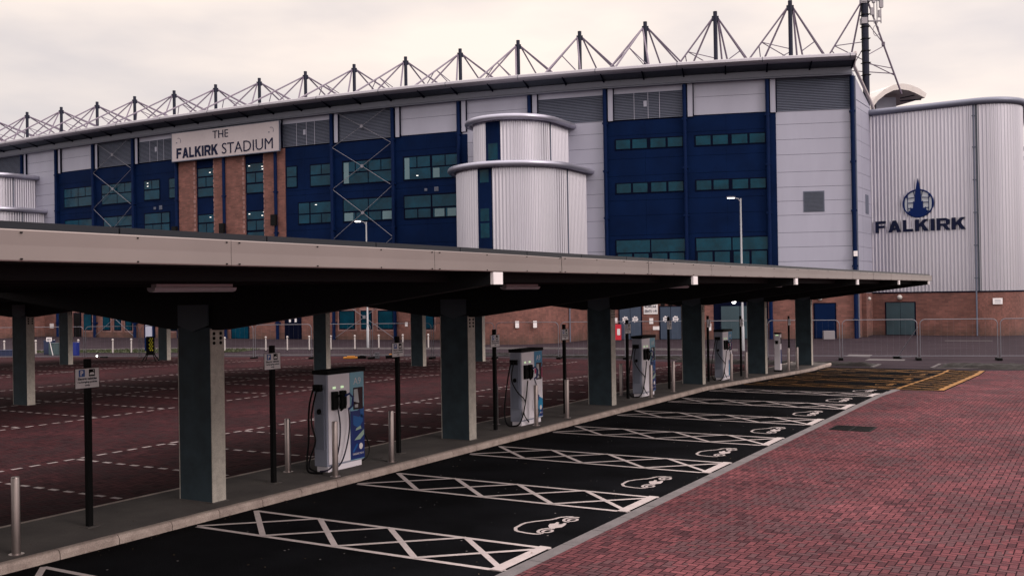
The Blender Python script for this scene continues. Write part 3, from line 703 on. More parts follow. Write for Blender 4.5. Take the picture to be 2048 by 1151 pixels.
m = MB(); m.box(-.14, .14, -.12, .12, 1.62, 1.68); m.build('cap', BLACK, t)
m = MB(); m.box(.131, .136, -.08, .08, .35, .95); m.build('blue_stripe', DBLUE, t)
m = MB(); m.box(.131, .145, -.06, .06, 1.2, 1.48); m.build('display', SCREEN, t)
m = MB(); m.box(-.06, .06, -.115, -.111, 1.55, 1.59); m.build('status_light', LEDG, t)
m = MB(); m.box(-.07, .04, -.15, -.111, 1.2, 1.34); m.build('socket', BLACK, t)

# ------------------------------------------------------------------ bollards and sign posts on the island
BOL = [(-12.13, 7.97, 'nearest steel bollard, at the left edge of the frame'), (-13.21, 14.12, 'steel bollard behind and left of the nearest charger'),
       (-12.08, 14.13, 'steel bollard standing in front of the nearest charger'), (-12.13, 15.86, 'steel bollard just right of the nearest charger'),
       (-13.22, 21.57, 'steel bollard half hidden behind the sign post left of the cyan and pink charger'), (-12.2, 21.78, 'steel bollard in front of the cyan and pink charger'),
       (-12.2, 23.43, 'steel bollard directly below the post sign right of the cyan and pink charger'), (-13.28, 29.2, 'steel bollard behind and left of the charger by the blue doors'),
       (-12.19, 29.0, 'steel bollard in front of the charger with the navy strip'), (-12.2, 30.88, 'steel bollard right of the charger with the navy strip'),
       (-12.15, 36.55, 'steel bollard in front of the farthest wide charger'), (-12.2, 38.5, 'steel bollard left of the fifth canopy column'),
       (-13.2, 43.6, 'steel bollard left of the slim white charger'), (-12.2, 44.5, 'steel bollard right of the slim white charger'), (-12.2, 45.95, 'steel bollard beside the last canopy column')]
b0 = None
for (x, y, lab) in BOL:
    if b0 is None:
        b0 = thing('steel_bollard', lab, 'bollard', (x, y, gz(y)+.12), group='stainless steel bollards on the island')
        m = MB(); m.tube([(0, 0, 0), (0, 0, .975), (0, 0, .992)], [.054, .054, .048], 24); m.build('post', STEEL, b0, smooth=True)
        m = MB(); m.tube([(0, 0, -.01), (0, 0, .010)], .095, 20); m.build('collar', STEEL, b0, smooth=True)
    else:
        c = copy_tree(b0); c.location = (x, y, gz(y)+.12); c['label'] = lab
SG = [(9.45, 'nearest black post with a parking and recharging notice'), (13.17, 'black sign post just left of the nearest charger'), (16.79, 'black sign post just right of the nearest charger'),
      (20.61, 'black sign post just left of the cyan and pink charger'), (24.2, 'black sign post between the cyan and pink charger and the third column'), (28.32, 'black sign post just left of the charger by the blue doors'),
      (31.68, 'black sign post between the blue doors charger and the fourth column'), (35.5, 'black sign post just left of the farthest wide charger'), (39.3, 'black sign post just right of the farthest wide charger'),
      (42.6, 'black sign post just left of the slim white charger'), (46.3, 'black sign post just right of the slim white charger')]
s0 = None
for (y, lab) in SG:
    if s0 is None:
        s0 = thing('sign_post', lab, 'sign post', (-12.66, y, gz(y)+.12), group='charging bay notices on posts')
        m = MB(); m.box(-.036, .036, -.038, .038, 0, 2.40); m.build('post', BLACK, s0)
        m = MB(); m.box(-.10, .10, -.10, .10, -.01, .012); m.build('base_plate', PATH, s0)
        m = MB(); m.box(.047, .052, -.245, .155, 1.985, 2.275); pl = m.build('plate_edge', BLACK, s0)
        m = MB(); m.box(.0525, .056, -.238, .148, 1.992, 2.268); pl = m.build('plate', SIGNW, s0)
        m = MB(); m.box(.0565, .058, -.185, -.085, 2.155, 2.255); m.build('blue_square', SIGNB, pl)
        m = MB(); m.box(.0565, .058, -.02, .08, 2.155, 2.255); m.build('black_square', BLACK, pl)
        F = lambda y_, z_, o=.0585: frame((o, y_, z_), (0, 1, 0), (0, 0, 1), (1, 0, 0))
        tm = text_mesh('P', .1, .001, F(-.135, 2.17), width=.045, height=.07, offset=.003)
        tm.prism([(-.008, 2.175), (.068, 2.175), (.068, 2.192), (.055, 2.21), (.01, 2.21), (-.008, 2.192)], .0585, .0592, axis='x'); tm.box(.0585, .0592, .052, .062, 2.226, 2.242)
        tm.build('white_symbols', SIGNW, pl)
        tm = MB()
        for txt, z, wdt in (('Electric vehicles', 2.108, .31), ('recharging points', 2.058, .32), ('only', 2.012, .085)):
            q = text_mesh(txt, .04, .001, F(-.045, z), width=wdt, height=.034, offset=.0012); n0 = len(tm.v); tm.v += q.v; tm.f += [tuple(n0+i for i in f) for f in q.f]
        tm.build('lettering', SIGNK, pl)
    else:
        c = copy_tree(s0); c.location = (-12.66, y, gz(y)+.12); c['label'] = lab

# ------------------------------------------------------------------ stadium main stand
B = 6.244
NODE = [(26.0, 76.98), (19.83, 77.92), (13.72, 79.2), (7.68, 80.79), (1.73, 82.67), (-4.14, 84.81), (-9.91, 87.18), (-15.6, 89.76), (-21.2, 92.51), (-26.72, 95.43), (-32.17, 98.48), (-37.56, 101.64), (-42.89, 104.89), (-48.18, 108.2), (-53.44, 111.57), (-58.69, 114.95), (-63.93, 118.34), (-69.2, 121.7)]
NB = 17
NW = [LD(a, b) for a, b in NODE]
BM = []; BL = []
for n in range(NB):
    tt = NW[n+1]-NW[n]; BL.append(tt.length); tt = tt.normalized(); nn = Vector((tt.y, -tt.x, 0))
    if nn.dot(FL) > 0: nn = -nn
    BM.append(frame(NW[n], tt, nn, (0, 0, 1)))
NN = []                        # vertex normals for eaves
for n in range(NB+1):
    a = BM[max(n-1, 0)].col[1].to_3d(); b = BM[min(n, NB-1)].col[1].to_3d(); NN.append((a+b).normalized())
def node(n, off, z): p = NW[n]+NN[n]*off; return (p.x, p.y, z)
def TF(n, s, z, o):            # frame for lettering on bay n (X to the viewer's right)
    Mx = BM[n]; p = Mx @ Vector((s, o, z)); tt = Mx.col[0].to_3d(); nn = Mx.col[1].to_3d()
    return frame(p, -tt, (0, 0, 1), nn)
ST = thing('stadium_stand', 'large curved football stadium stand with navy and white cladding, brick base and spiky roof masts', 'stadium', LD(0, 85, GZ))
def sp(mb, name, m, smooth=False, parent=None):
    o = mb.build(name, m, None, smooth); p = parent or ST
    o.parent = p; o.matrix_parent_inverse = Matrix.Translation(ST.location).inverted() if p is ST else Matrix.Identity(4)
    return o
bpy.context.view_layer.update()

JZ = [3.04, 4.4, 5.51, 6.61, 7.72, 9.05, 10.13, 11.2, 12.35, 13.68, 14.84, 16.01, 17.34, 18.45, 19.62]
kindb = ['w', 'b', 'b', 'w', 'w', 'b', 'b', 'b', 'p', 'p', 'b', 'b', 'b', 'w', 'w', 'b', 'b']
topb = ['L', 'W', 'L2', 'L2', 'W', 'W', 'L', 'L2', 'P', 'P', 'L2', 'L', 'W', 'W', 'L', 'W', 'W']
brick = MB(); band = MB()
for n in range(NB):
    bl = BL[n]; Mx = BM[n]; core = MB(); white = MB(); blue = MB()
    core.box(0, bl, -.6, 0, GZ-.3, 19.9, Mx)
    brick.box(0, bl, 0.002, .10, GZ-.2, 3.0, Mx)
    band.box(0, bl, .104, .16, 2.96, 3.06, Mx)
    def whites(z0, z1, s0=.12, s1=5.55):
        zs = [z0]+[z for z in JZ if z0+.3 < z < z1-.3]+[z1]
        for a, b in zip(zs[:-1], zs[1:]): white.box(s0, s1, .002, .055, a+.012, b-.012, Mx)
    if kindb[n] == 'w': whites(3.06, 17.1 if topb[n].startswith('L') else 19.62, .12, 6.0)
    elif kindb[n] == 'b':
        zt_ = 16.9 if topb[n][0] == 'L' else 17.0; zz_ = [3.06, 5.45, 7.85, 9.4, 10.9 if n > 3 else 10.6, 12.55, 13.0 if n > 3 else 13.9, 15.75, zt_]
        for a_, b_ in zip(zz_[:-1], zz_[1:]):
            for q0, q1 in ((0, bl/2-.006), (bl/2+.006, bl)): blue.box(q0, q1, .002, .09, a_+.010, b_-.010, Mx)
    if topb[n] == 'W' and kindb[n] == 'b': whites(17.05, 19.62)
    if topb[n] == 'L2': white.box(.12, 5.55, .002, .055, 19.08, 19.62, Mx)
    if topb[n][0] in 'L':
        zt = 19.06 if topb[n] == 'L2' else 19.45
        m = MB(); z = 17.02
        while z < zt-.02:
            m.v.extend([tuple(Mx @ Vector(q)) for q in ((.14, .02, z+.10), (5.55, .02, z+.10), (5.55, .11, z+.01), (.14, .11, z+.01), (.14, .11, z-.006), (5.55, .11, z-.006), (5.55, .02, z+.07), (.14, .02, z+.07))])
            i = len(m.v)-8; m.f += [(i, i+1, i+2, i+3), (i+3, i+2, i+5, i+4), (i+4, i+5, i+6, i+7)]
            z += .125
        lo = sp(m, 'louvre', LOUVM)
        if topb[n] == 'L2' and n != 3:
            m = MB()
            for q in (1.95, 2.85, 3.95): m.box(q-.02, q+.02, .112, .135, 17.0, zt, Mx)
            m.box(2.95, 3.2, .112, .14, 17.95, 18.4, Mx); sp(m, 'louvre_trim', WHITEP, parent=lo)
    if n == 4: blue.box(5.56, bl, .06, .10, 3.06, 16.75, Mx)
    if n == 0: blue.box(5.62, bl, .06, .10, 3.06, 17.2, Mx)
    sp(core, 'wall_core', NAVYD)
    if white.v: sp(white, 'white_cladding', WHITEP)
    if blue.v: sp(blue, 'navy_cladding', NAVY)
sp(brick, 'brick_base', BRICK); sp(band, 'base_flashing', NAVYD)
# brick portal bays 8 and 9
pb = MB(); nb = MB()
for n, parts in ((8, ((.15, 1.50), (3.79, 6.24))), (9, ((.0, 1.43), (3.78, 6.05)))):
    nb.box(0, BL[n], .002, .06, 3.06, 17.3, BM[n])
    for a, b in parts: pb.box(a, b, .062, .22, 3.06, 17.0, BM[n])
    for c in (1.42 if n == 8 else 1.35, 3.80): 
        z = 3.1; qn = MB()
        while z < 16.6: qn.box(c, c+(.28 if int(z*3) % 2 else .20)*(1 if c > 3 else .4), .221, .236, z, z+.28, BM[n]); z += .45
        sp(qn, 'pale_quoins', QUOIN)
pb.box(5.28, 6.2, .092, .2, 3.06, 16.9, BM[7])
sp(nb, 'navy_cladding', NAVY); sp(pb, 'brick_piers', BRICK)
# steel columns, vertical white strips
for n in range(NB+1):
    m = MB(); Mx = BM[min(n, NB-1)]; s = 0 if n < NB else BL[-1]
    m.tube([(s, .34, GZ-.1), (s, .34, 19.45)], .15, 10, Mx)
    m.box(s-.09, s+.09, .09, .25, 3.0, 19.4, Mx)
    for z in (1.0, 5, 9.2, 12.9, 16.7): m.box(s-.2, s+.2, .1, .46, z, z+.14, Mx)
    sp(m, 'steel_column', NAVYS)
    if 0 < n: 
        Mp = BM[n-1]; m = MB(); bl = BL[n-1]
        z0 = 16.95; m.box(bl-.62, bl-.22, .1, .20, z0, 19.55, Mp); sp(m, 'white_strip', WHITEP)
        m = MB(); m.box(bl-.70, bl-.63, .1, .24, z0, 19.55, Mp); m.box(bl-.21, bl-.10, .1, .24, z0, 19.55, Mp); sp(m, 'dark_trim', NAVYD)
# eaves: rounded nose, soffit, gutter band, roof
prof_nose = [(1.35, 20.42), (1.62, 20.40), (1.86, 20.47), (1.98, 20.62), (1.93, 20.80), (1.72, 20.90), (1.2, 20.95)]
def sweep(prof, n0=0, n1=NB):
    m = MB(); k = len(prof)
    for n in range(n0, n1+1):
        for (o, z) in prof: m.v.append(node(n, o, z))
    for n in range(n1-n0):
        for q in range(k-1): a = n*k+q; m.f.append((a, a+1, a+k+1, a+k))
    return m
sp(sweep(prof_nose), 'eaves_nose', EAVEM, True)
sp(sweep([(1.40, 20.43), (.35, 20.18), (.30, 20.16)]), 'soffit', SOFFIT)
sp(sweep([(.30, 20.16), (.42, 20.10), (.42, 19.66), (.36, 19.60), (.52, 19.58), (.52, 19.52), (.0, 19.50)]), 'gutter_band', mat('gutter_band_grey', (.135, .145, .19), .5, var=.06))
m = MB()
for n in range(NB):
    for s in (.0, 3.1):
        P = BM[n] @ Vector((s, 0, 0)); a = BM[n].col[1].to_3d(); t0 = BM[n].col[0].to_3d()
        q = lambda o, z, d: tuple(P+a*o+t0*d+Vector((0, 0, z)))
        for d0, d1 in ((-.05, .05),):
            m.quad(q(1.7, 20.42, d0), q(.3, 20.12, d0), q(.3, 19.95, d0)); m.quad(q(1.7, 20.42, d1), q(.3, 19.95, d1), q(.3, 20.12, d1)); m.quad(q(1.7, 20.42, d0), q(.3, 19.95, d0), q(.3, 19.95, d1), q(1.7, 20.42, d1))
sp(m, 'soffit_brackets', NAVYD)
m = MB()
for n in range(NB):
    s = .35
    pp = [BM[n] @ Vector((s+d, o+.012, z+.004)) for d in (0, .05) for (o, z) in prof_nose]
    i = len(m.v); m.v += [tuple(p) for p in pp]; k = len(prof_nose)
    for q in range(k-1): m.f.append((i+q, i+q+1, i+k+q+1, i+k+q))
sp(m, 'eaves_joints', SOFFIT)
m = MB(); back = [LD(30.5-.886*6.24*n*1.02, 92+.463*6.24*n*1.02) for n in range(NB+1)]
for n in range(NB):
    a, b = node(n, 1.2, 20.95), node(n+1, 1.2, 20.95); c = back[n+1]; d = back[n]
    m.quad(a, b, (c.x, c.y, 21.3), (d.x, d.y, 21.3)); m.quad(a[:2]+(20.6,), (d.x, d.y, 20.9), (c.x, c.y, 20.9), b[:2]+(20.6,))
sp(m, 'roof', mat('roof_sheet', (.30, .30, .33), .5, var=.1))
# brace rods with ring plates
for n in (6, 11):
    for (zt, zb) in ((19.8, 16.5), (16.5, 12.85), (12.8, 8.45), (8.4, 3.9), (3.4, -.25)):
        m = MB(); zc = (zt+zb)/2; c = (3.08, .36, zc); bl = BL[n]
        for (s, z) in ((.1, zt), (bl-.1, zt), (.1, zb), (bl-.1, zb)): m.tube([c, (s, .36, z)], .022, 6, BM[n])
        m.tube([(3.08, .33, zc), (3.08, .40, zc)], .15, 12, BM[n]); sp(m, 'cross_brace', mat('brace_galvanised', (.19, .19, .23), .5, metal=.3))
# windows: (bay, outer rect, pane rects)
def window(n, s0, s1, z0, z1, panes, glass=GLASS, o=.095, lights=(), blinds=()):
    m = MB(); m.box(s0-.09, s1+.09, o, o+.035, z0-.09, z1+.09, BM[n]); f = sp(m, 'window', NAVYD)
    m = MB()
    for (a, b, c, d) in panes: m.box(a, b, o+.036, o+.045, c, d, BM[n])
    p = m.build('pane', glass, None); p.parent = f
    if blinds:
        m = MB()
        for (a, b, c, d) in blinds: m.box(a, b, o+.046, o+.049, c, d, BM[n])
        m.build('blind', CURT, f)
    if lights:
        m = MB()
        for (a, z) in lights: m.box(a-.10, a+.10, o+.046, o+.052, z-.03, z+.03, BM[n])
        m.build('ceiling_lamp', LAMPSOFT, f)
def grid(s0, s1, z0, z1, nx, nz=1, g_=.10):
    out = []; wx = (s1-s0-(nx-1)*g_)/nx; wz = (z1-z0-(nz-1)*g_)/nz
    for a in range(nx):
        for b in range(nz): out.append((s0+a*(wx+g_), s0+a*(wx+g_)+wx, z0+b*(wz+g_), z0+b*(wz+g_)+wz))
    return out
P4a = [(4.31, 5.43), (3.0, 4.13), (1.53, 2.70), (.22, 1.35)]
for n in (1, 2):
    for (za, zb) in ((14.7, 15.4), (11.22, 11.93)): window(n, .22, 5.45, za, zb, [(a, b, za, zb) for a, b in P4a], GLASST)
    window(n, .12, 5.52, 4.6, 7.45, [(2.88, 5.52, 6.5, 7.45), (.12, 2.77, 6.5, 7.45)]+[(a, b, 4.65, 6.38) for a, b in P4a], GLASST)
window(5, .14, 5.27, 13.24, 15.16, grid(.14, 2.57, 14.28, 15.14, 2)+grid(2.8, 5.25, 14.28, 15.14, 2)+[(.14, 2.57, 13.26, 14.16), (2.75, 5.27, 13.26, 14.16)], blinds=[(4.75, 5.2, 13.3, 15.1), (1.9, 2.5, 13.3, 14.1)], lights=[(1.0, 13.6), (4.0, 13.55)])
window(5, .28, 5.27, 9.95, 11.86, [(.28, 2.61, 10.85, 11.82), (2.77, 5.27, 10.85, 11.82)]+grid(.3, 2.55, 9.98, 10.7, 2)+grid(2.8, 5.22, 9.98, 10.7, 2), blinds=[(.4, 1.2, 10.0, 10.65), (1.5, 2.4, 10.0, 10.65)])
window(6, .05, 5.19, 13.24, 15.2, grid(.05, 5.17, 14.28, 15.15, 4)+grid(.05, 5.17, 13.26, 14.16, 2), blinds=[(4.6, 5.1, 13.3, 15.1)])
window(6, .09, 5.18, 9.95, 11.88, grid(.09, 5.17, 10.85, 11.84, 2)+grid(.09, 5.17, 9.98, 10.7, 4), blinds=[(.3, 1.2, 10.0, 10.7), (4.2, 5.1, 10, 10.7)])
window(7, 4.02, 5.08, 13.35, 15.15, grid(4.02, 5.08, 13.35, 15.15, 1, 2)); window(7, .1, 2.43, 13.28, 15.15, grid(.1, 2.43, 14.3, 15.12, 2)+[(.1, 2.43, 13.3, 14.16)])
window(7, .1, 3.8, 9.98, 11.82, [(.1, 2.5, 10.88, 11.8), (2.65, 3.8, 10.88, 11.8)]+grid(.1, 2.5, 10, 10.75, 2)+[(2.65, 3.8, 10, 10.75)], lights=[(1.9, 11.6)])
for n, a, b in ((9, 1.49, 3.56), (8, 1.50, 3.60)):
    window(n, a, b, 13.1, 15.78, [(a, b, 15.05, 15.76), (a, b, 13.12, 13.88)]+grid(a, b, 14.05, 14.9, 2), o=.065, lights=[(a+.5, 15.35)] if n == 9 else [(a+.25, 15.45), (b-.3, 15.6), (a+.2, 15.2)])
    window(n, a, b, 8.9, 11.37, [(a, b, 10.65, 11.35), (a, b, 8.9, 9.45)]+grid(a, b, 9.65, 10.5, 2), o=.065, lights=[(a+.5, 11.1)] if n == 9 else [(a+.1, 11.25), (b-.25, 11.15), (a+.3, 10.95)])
window(10, 2.65, 4.77, 13.25, 15.15, grid(2.65, 4.77, 14.3, 15.12, 2)+[(2.65, 4.77, 13.28, 14.16)], lights=[(4.3, 14.6), (4.3, 14.9)]); window(10, .15, 1.2, 13.28, 15.1, grid(.15, 1.2, 13.28, 15.1, 1, 2))
window(10, 1.28, 4.77, 10.0, 11.88, grid(1.28, 2.3, 10.9, 11.85, 1)+[(2.45, 4.77, 10.9, 11.85)]+grid(1.28, 4.77, 10.02, 10.75, 3))
window(11, .32, 5.05, 13.2, 15.2, grid(.32, 5.03, 14.28, 15.15, 4)+grid(.32, 5.03, 13.22, 14.16, 2)); window(11, .38, 4.8, 9.98, 11.85, grid(.4, 4.78, 10.9, 11.82, 2)+grid(.4, 4.78, 10.0, 10.75, 4))
window(12, .4, 5.08, 13.25, 15.17, grid(.4, 5.06, 14.28, 15.15, 4)+grid(.4, 5.06, 13.27, 14.16, 2)); window(12, .4, 5.0, 9.98, 11.85, grid(.4, 5, 10.0, 11.82, 2, 2))
# vents and boxes
def vent(n, s0, s1, z0, z1, o=.1):
    m = MB(); m.box(s0, s1, o, o+.03, z0, z1, BM[n]); v = sp(m, 'vent', LOUVM)
    m = MB(); z = z0+.06
    while z < z1-.08: m.box(s0+.07, s1-.07, o+.031, o+.06, z, z+.045, BM[n]); z += .1
    m.build('vent_slats', SOFFIT if z1-z0 > .6 else LOUVM, v)
vent(0, 2.12, 3.68, 9.27, 10.85, .058); vent(5, 2.04, 2.41, 12.14, 12.5); vent(5, 3.1, 3.35, 12.2, 12.42); vent(10, 2.3, 2.7, 12.2, 12.6); vent(10, 3.2, 3.5, 12.25, 12.5)
for n in (8, 9, 10):
    m = MB(); m.box(-.3, .3, .48, .75, 9.9 if n == 8 else 9.5, 10.9 if n == 8 else 10.4, BM[n]); m.box(-.06, .06, .3, .5, 10.0, 10.3, BM[n]); sp(m, 'floodlight_bracket', BLACK)
# ground floor openings
def door(n, s0, s1, z0, z1, m_, o=.11, leaves=2, handle=True):
    m = MB(); m.box(s0-.08, s1+.08, o, o+.04, z0, z1+.08, BM[n]); f = sp(m, 'door_frame', NAVYD)
    for k in range(leaves):
        a = s0+(s1-s0)*k/leaves; b = s0+(s1-s0)*(k+1)/leaves
        m = MB(); m.box(a+.02, b-.02, o+.041, o+.06, z0+.03, z1, BM[n]); dl = m.build('door_leaf', m_, f)
    return f
def gwin(n, s0, s1, z0, z1, gl=GLASS):
    m = MB(); m.box(s0-.22, s1+.22, .102, .125, z0-.25, z1+.3, BM[n]); sp(m, 'stone_surround', QUOIN)
    window(n, s0, s1, z0, z1, [(s0, s1, z0, z1)], gl, o=.13)
dA = door(2, 3.67, 5.38, GZ, 2.21, GREYD); dB = door(2, .53, 2.17, GZ, 2.17, GREYD)
for dd, (s0, s1) in ((dA, (3.67, 5.38)), (dB, (.53, 2.17))):
    for k in (0.27, .73):
        s = s0+(s1-s0)*k; m = MB(); pts = []
        for q in range(14):
            an = 2*math.pi*q/14; rr = .26 if q % 2 else .19; pts.append((s+rr*math.cos(an), 1.22+rr*1.05*math.sin(an)))
        m.prism(pts, .172, .176, BM[2], axis='y'); m.build('door_emblem', SIGNW, dd)
        m = MB(); m.box(s-.14, s+.13, .177, .180, 1.25, 1.31, BM[2]); m.box(s-.1, s+.14, .177, .180, 1.10, 1.15, BM[2]); m.build('emblem_detail', GREYD, dd)
m = MB()
for s in (.75, 1.35, 1.95): m.box(s-.16, s+.16, .12, .25, 2.28, 2.48, BM[2])
sp(m, 'door_light', BLACK)
door(1, .9, 3.75, GZ, 2.16, TEALD); 
m = MB(); m.box(.2, 4.3, .104, .12, GZ, 2.95, BM[1]); sp(m, 'recess_panel', NAVYD)
door(0, 1.49, 3.0, GZ, 2.25, NAVY, leaves=1)
m = MB(); m.box(1.75, 2.55, .9, 1.5, GZ, GZ+.62, BM[0]); ub = m.build('utility_box', mat('pale_grey_box', (.19, .18, .20), .6), None); tag(ub, 'pale grey utility box against the navy door', 'utility box')
gwin(6, 4.27, 5.74, .6, 2.05, GLASST); gwin(6, 2.53, 3.49, .6, 2.05); gwin(5, .35, 1.7, .6, 2.05, GLASST); gwin(5, 2.7, 3.6, .6, 2.0); gwin(6, .35, 1.75, .6, 2.05, GLASST)
door(7, 3.78, 5.5, GZ, 2.1, NAVYD); door(8, 3.65, 5.7, GZ, 2.1, GLASS); door(9, 2.2, 4.2, GZ, 2.1, GLASS); door(10, 3.6, 5.0, GZ, 2.1, NAVYD)
m = MB(); m.box(4.2, 4.42, .175, .18, 1.15, 1.7, BM[7]); m.box(4.85, 5.07, .175, .18, 1.15, 1.7, BM[7]); sp(m, 'paper_notice', SIGNW)
gwin(10, .5, 1.5, .4, 2.0); gwin(11, 4.1, 5.1, .4, 1.95, GLASST); gwin(11, 2.4, 3.3, .4, 1.95); gwin(11, .7, 1.6, .4, 1.95, GLASST)
gwin(12, 4.7, 5.6, .4, 1.95); door(12, 2.6, 3.7, GZ, 2.05, BLACK, leaves=1); gwin(12, .8, 2.0, .4, 1.95, GLASST); gwin(13, 3.0, 4.4, .4, 1.95)
def globe(n, s, z, lit, o=.28):
    m = MB(); m.box(s-.06, s+.06, .1, o-.1, z-.05, z+.05, BM[n]); f = sp(m, 'wall_lamp', BLACK)
    m = MB(); c = (s, o, z); m.sphere(c, .16, 1, 14, 10, BM[n]); m.build('globe', LAMPON if lit else LAMPOFF, f, True)
globe(1, 2.75, 2.5, True, .4); globe(0, 2.6, 2.65, False); globe(12, 3.9, 2.45, True, .4)
# mounted notices by the doors
def wallsign(n, s0, s1, z0, z1, label, m_=SIGNW, o=.12, name='wall_sign', cat='sign', lines=()):
    m = MB(); m.box(s0, s1, o, o+.03, z0, z1, BM[n]); q = m.build(name, m_); tag(q, label, cat)
    for (txt, z, wd, h) in lines:
        tm = text_mesh(txt, .3, .01, TF(n, (s0+s1)/2, z, o+.034), width=wd, height=h, offset=.008); tm.build('lettering', SIGNK, q)
    return q
wallsign(2, 2.35, 3.45, 1.62, 2.44, 'white sign with two lines of seat row lettering between the blue doors', lines=(('ROWS A-K', 2.10, .9, .22), ('SEATS 1-91', 1.74, .96, .22)))
wallsign(2, 2.72, 3.02, .85, 1.3, 'small white notice below the seat row sign')
wallsign(2, 2.25, 2.75, .38, .66, 'white notice low beside the right blue door')
wallsign(2, 5.55, 5.8, .95, 1.35, 'small white notice left of the left blue door')
wallsign(1, 4.5, 4.85, .3, .85, 'white notice on brick right of the fourth canopy column')
wallsign(5, 5.15, 5.4, .75, 1.1, 'small white notice on the brick base left of the round tower')
wallsign(13, 1.0, 1.7, .5, 1.0, 'white notice on the brick wall at the far left edge')
q = MB(); q.box(5.25, 5.95, .14, .55, GZ, .83, BM[2]); rb = tag(q.build('red_box', RED), 'red cabinet with a white patch left of the blue double doors', 'cabinet')
q = MB(); q.box(5.28, 5.52, .551, .556, 0, .5, BM[2]); q.build('white_patch', SIGNW, rb)

# stair towers: corrugated U-plan
AX = Vector((.463, .886)); SIDE = Vector((.886, -.463))       # in the across/away frame
def upath(c, r, straight=6.0, n=60):
    C = Vector(c); out = []
    P0 = C+SIDE*r+AX*straight; k = 12
    for i in range(k): out.append(P0+(C+SIDE*r-P0)*i/k)
    for i in range(n+1):
        a = math.pi*i/n; out.append(C+SIDE*r*math.cos(a)-AX*r*math.sin(a))
    P1 = C-SIDE*r+AX*straight
    for i in range(1, k+1): out.append(C-SIDE*r+(P1-C+SIDE*r)*i/k)
    return out
def resample(P, step):
    d = [0.0]
    for a, b in zip(P[:-1], P[1:]): d.append(d[-1]+(b-a).length)
    T = d[-1]; n = int(T/step); out = []; j = 0
    for k in range(n+1):
        s = T*k/n
        while j < len(d)-2 and d[j+1] < s: j += 1
        u = (s-d[j])/max(1e-9, d[j+1]-d[j]); p = P[j]+(P[j+1]-P[j])*u; t_ = (P[j+1]-P[j]).normalized(); out.append((p, Vector((t_.y, -t_.x))))
    return out
def corrug(mb, P, z0, z1, pitch=.27, dep=.06, flip=1):
    q = resample(P, pitch/4); i = len(mb.v); pat = (0, 1, 1, 0)
    for k, (p, nn) in enumerate(q):
        o = p+nn*dep*(pat[k % 4])*flip
        a = LD(o.x, o.y, z0); b = LD(o.x, o.y, z1); mb.v += [tuple(a), tuple(b)]
    for k in range(len(q)-1): a = i+2*k; mb.f.append((a, a+2, a+3, a+1))
def solidwall(mb, P, z0, z1, off=0.0):
    i = len(mb.v)
    for k, p in enumerate(P):
        a_ = P[max(k-1, 0)]; b_ = P[min(k+1, len(P)-1)]; t_ = (b_-a_).normalized(); o = p+Vector((t_.y, -t_.x))*off
        mb.v += [tuple(LD(o.x, o.y, z0)), tuple(LD(o.x, o.y, z1))]
    for k in range(len(P)-1): a = i+2*k; mb.f.append((a, a+2, a+3, a+1))
def tower(c):
    C = Vector(c)
    outw = 1 if (resample(upath(c, 3.1), 1)[12][1].dot(Vector((0, -1))) > 0) else -1
    for (r, z0, z1, a0, a1, wins) in ((4.51, 3.0, 13.0, None, None, ((12.7, 11.75), (9.8, 8.85), (8.7, 7.6))), (3.12, 13.0, 16.7, None, None, ((14.85, 13.6),))):
        m = MB(); corrug(m, upath(c, r), z0, z1, flip=outw); tw = sp(m, 'stair_tower', SILVER)
        m = MB(); P = [LD(p.x, p.y, z1+.05) for p in upath(c, r+.50, 5.0)]; m.tube(P, .235, 12); m.build('rounded_eaves', RINGM, tw, True)
        m = MB(); P = upath(c, r+.45, 5.0); i = 0
        m.quad(*[tuple(LD(p.x, p.y, z1+.02)) for p in P]); m.quad(*[tuple(LD(p.x, p.y, z1+.25)) for p in P]); m.build('tower_roof', EAVEM, tw)
        A0, A1 = (112, 127) if r > 4 else (108.4, 132)
        ang = [R(A0+(A1-A0)*k/6) for k in range(7)]
        pc = lambda rr, an, z: LD(C.x+rr*math.cos(an), C.y-rr*math.sin(an), z)
        m = MB()
        for k in range(6):
            rr = r+.075; m.quad(pc(rr, ang[k], z0), pc(rr, ang[k], z1-.18), pc(rr, ang[k+1], z1-.18), pc(rr, ang[k+1], z0))
        for k in (0, 6): m.quad(pc(r-.05, ang[k], z0), pc(r+.075, ang[k], z0), pc(r+.075, ang[k], z1-.18), pc(r-.05, ang[k], z1-.18))
        m.quad(*[pc(r+.075, a_, z1-.18) for a_ in ang], *[pc(r-.05, a_, z1-.18) for a_ in reversed(ang)])
        m.build('navy_strip', NAVY, tw)
        ai = [R(A0+(A1-A0)*(.18+.64*k/4)) for k in range(5)]
        m = MB()
        for (zt, zb) in wins:
            for k in range(4): m.quad(pc(r+.082, ai[k], zb), pc(r+.082, ai[k], zt), pc(r+.082, ai[k+1], zt), pc(r+.082, ai[k+1], zb))
        m.build('pane', GLASST, tw)
        J = C+SIDE*(r+.12); m = MB(); m.tube([LD(J.x, J.y, z0 if r < 4 else GZ), LD(J.x, J.y, z1-.25), LD(J.x+.0, J.y, z1-.12)], .055, 8); m.build('downpipe', LOUVM, tw)
    m = MB(); solidwall(m, upath(c, 4.50), GZ-.2, 3.0); sp(m, 'tower_brick_base', BRICK)
tower((.30, 80.02)); tower((-55.7, 109.3))
wp = LD(.9, 75.42, 0)
m = MB()
for s in (-.4, .55): m.box(s-.14, s+.14, -.03, .03, .85, 1.35, frame((wp.x+RL.x*s*.4, wp.y+RL.y*s*.4, 0), tuple(RL), tuple(FL), (0, 0, 1)))
nz = m.build('tower_notices', SIGNW); nz.parent = ST; nz.matrix_parent_inverse = Matrix.Translation(ST.location).inverted()

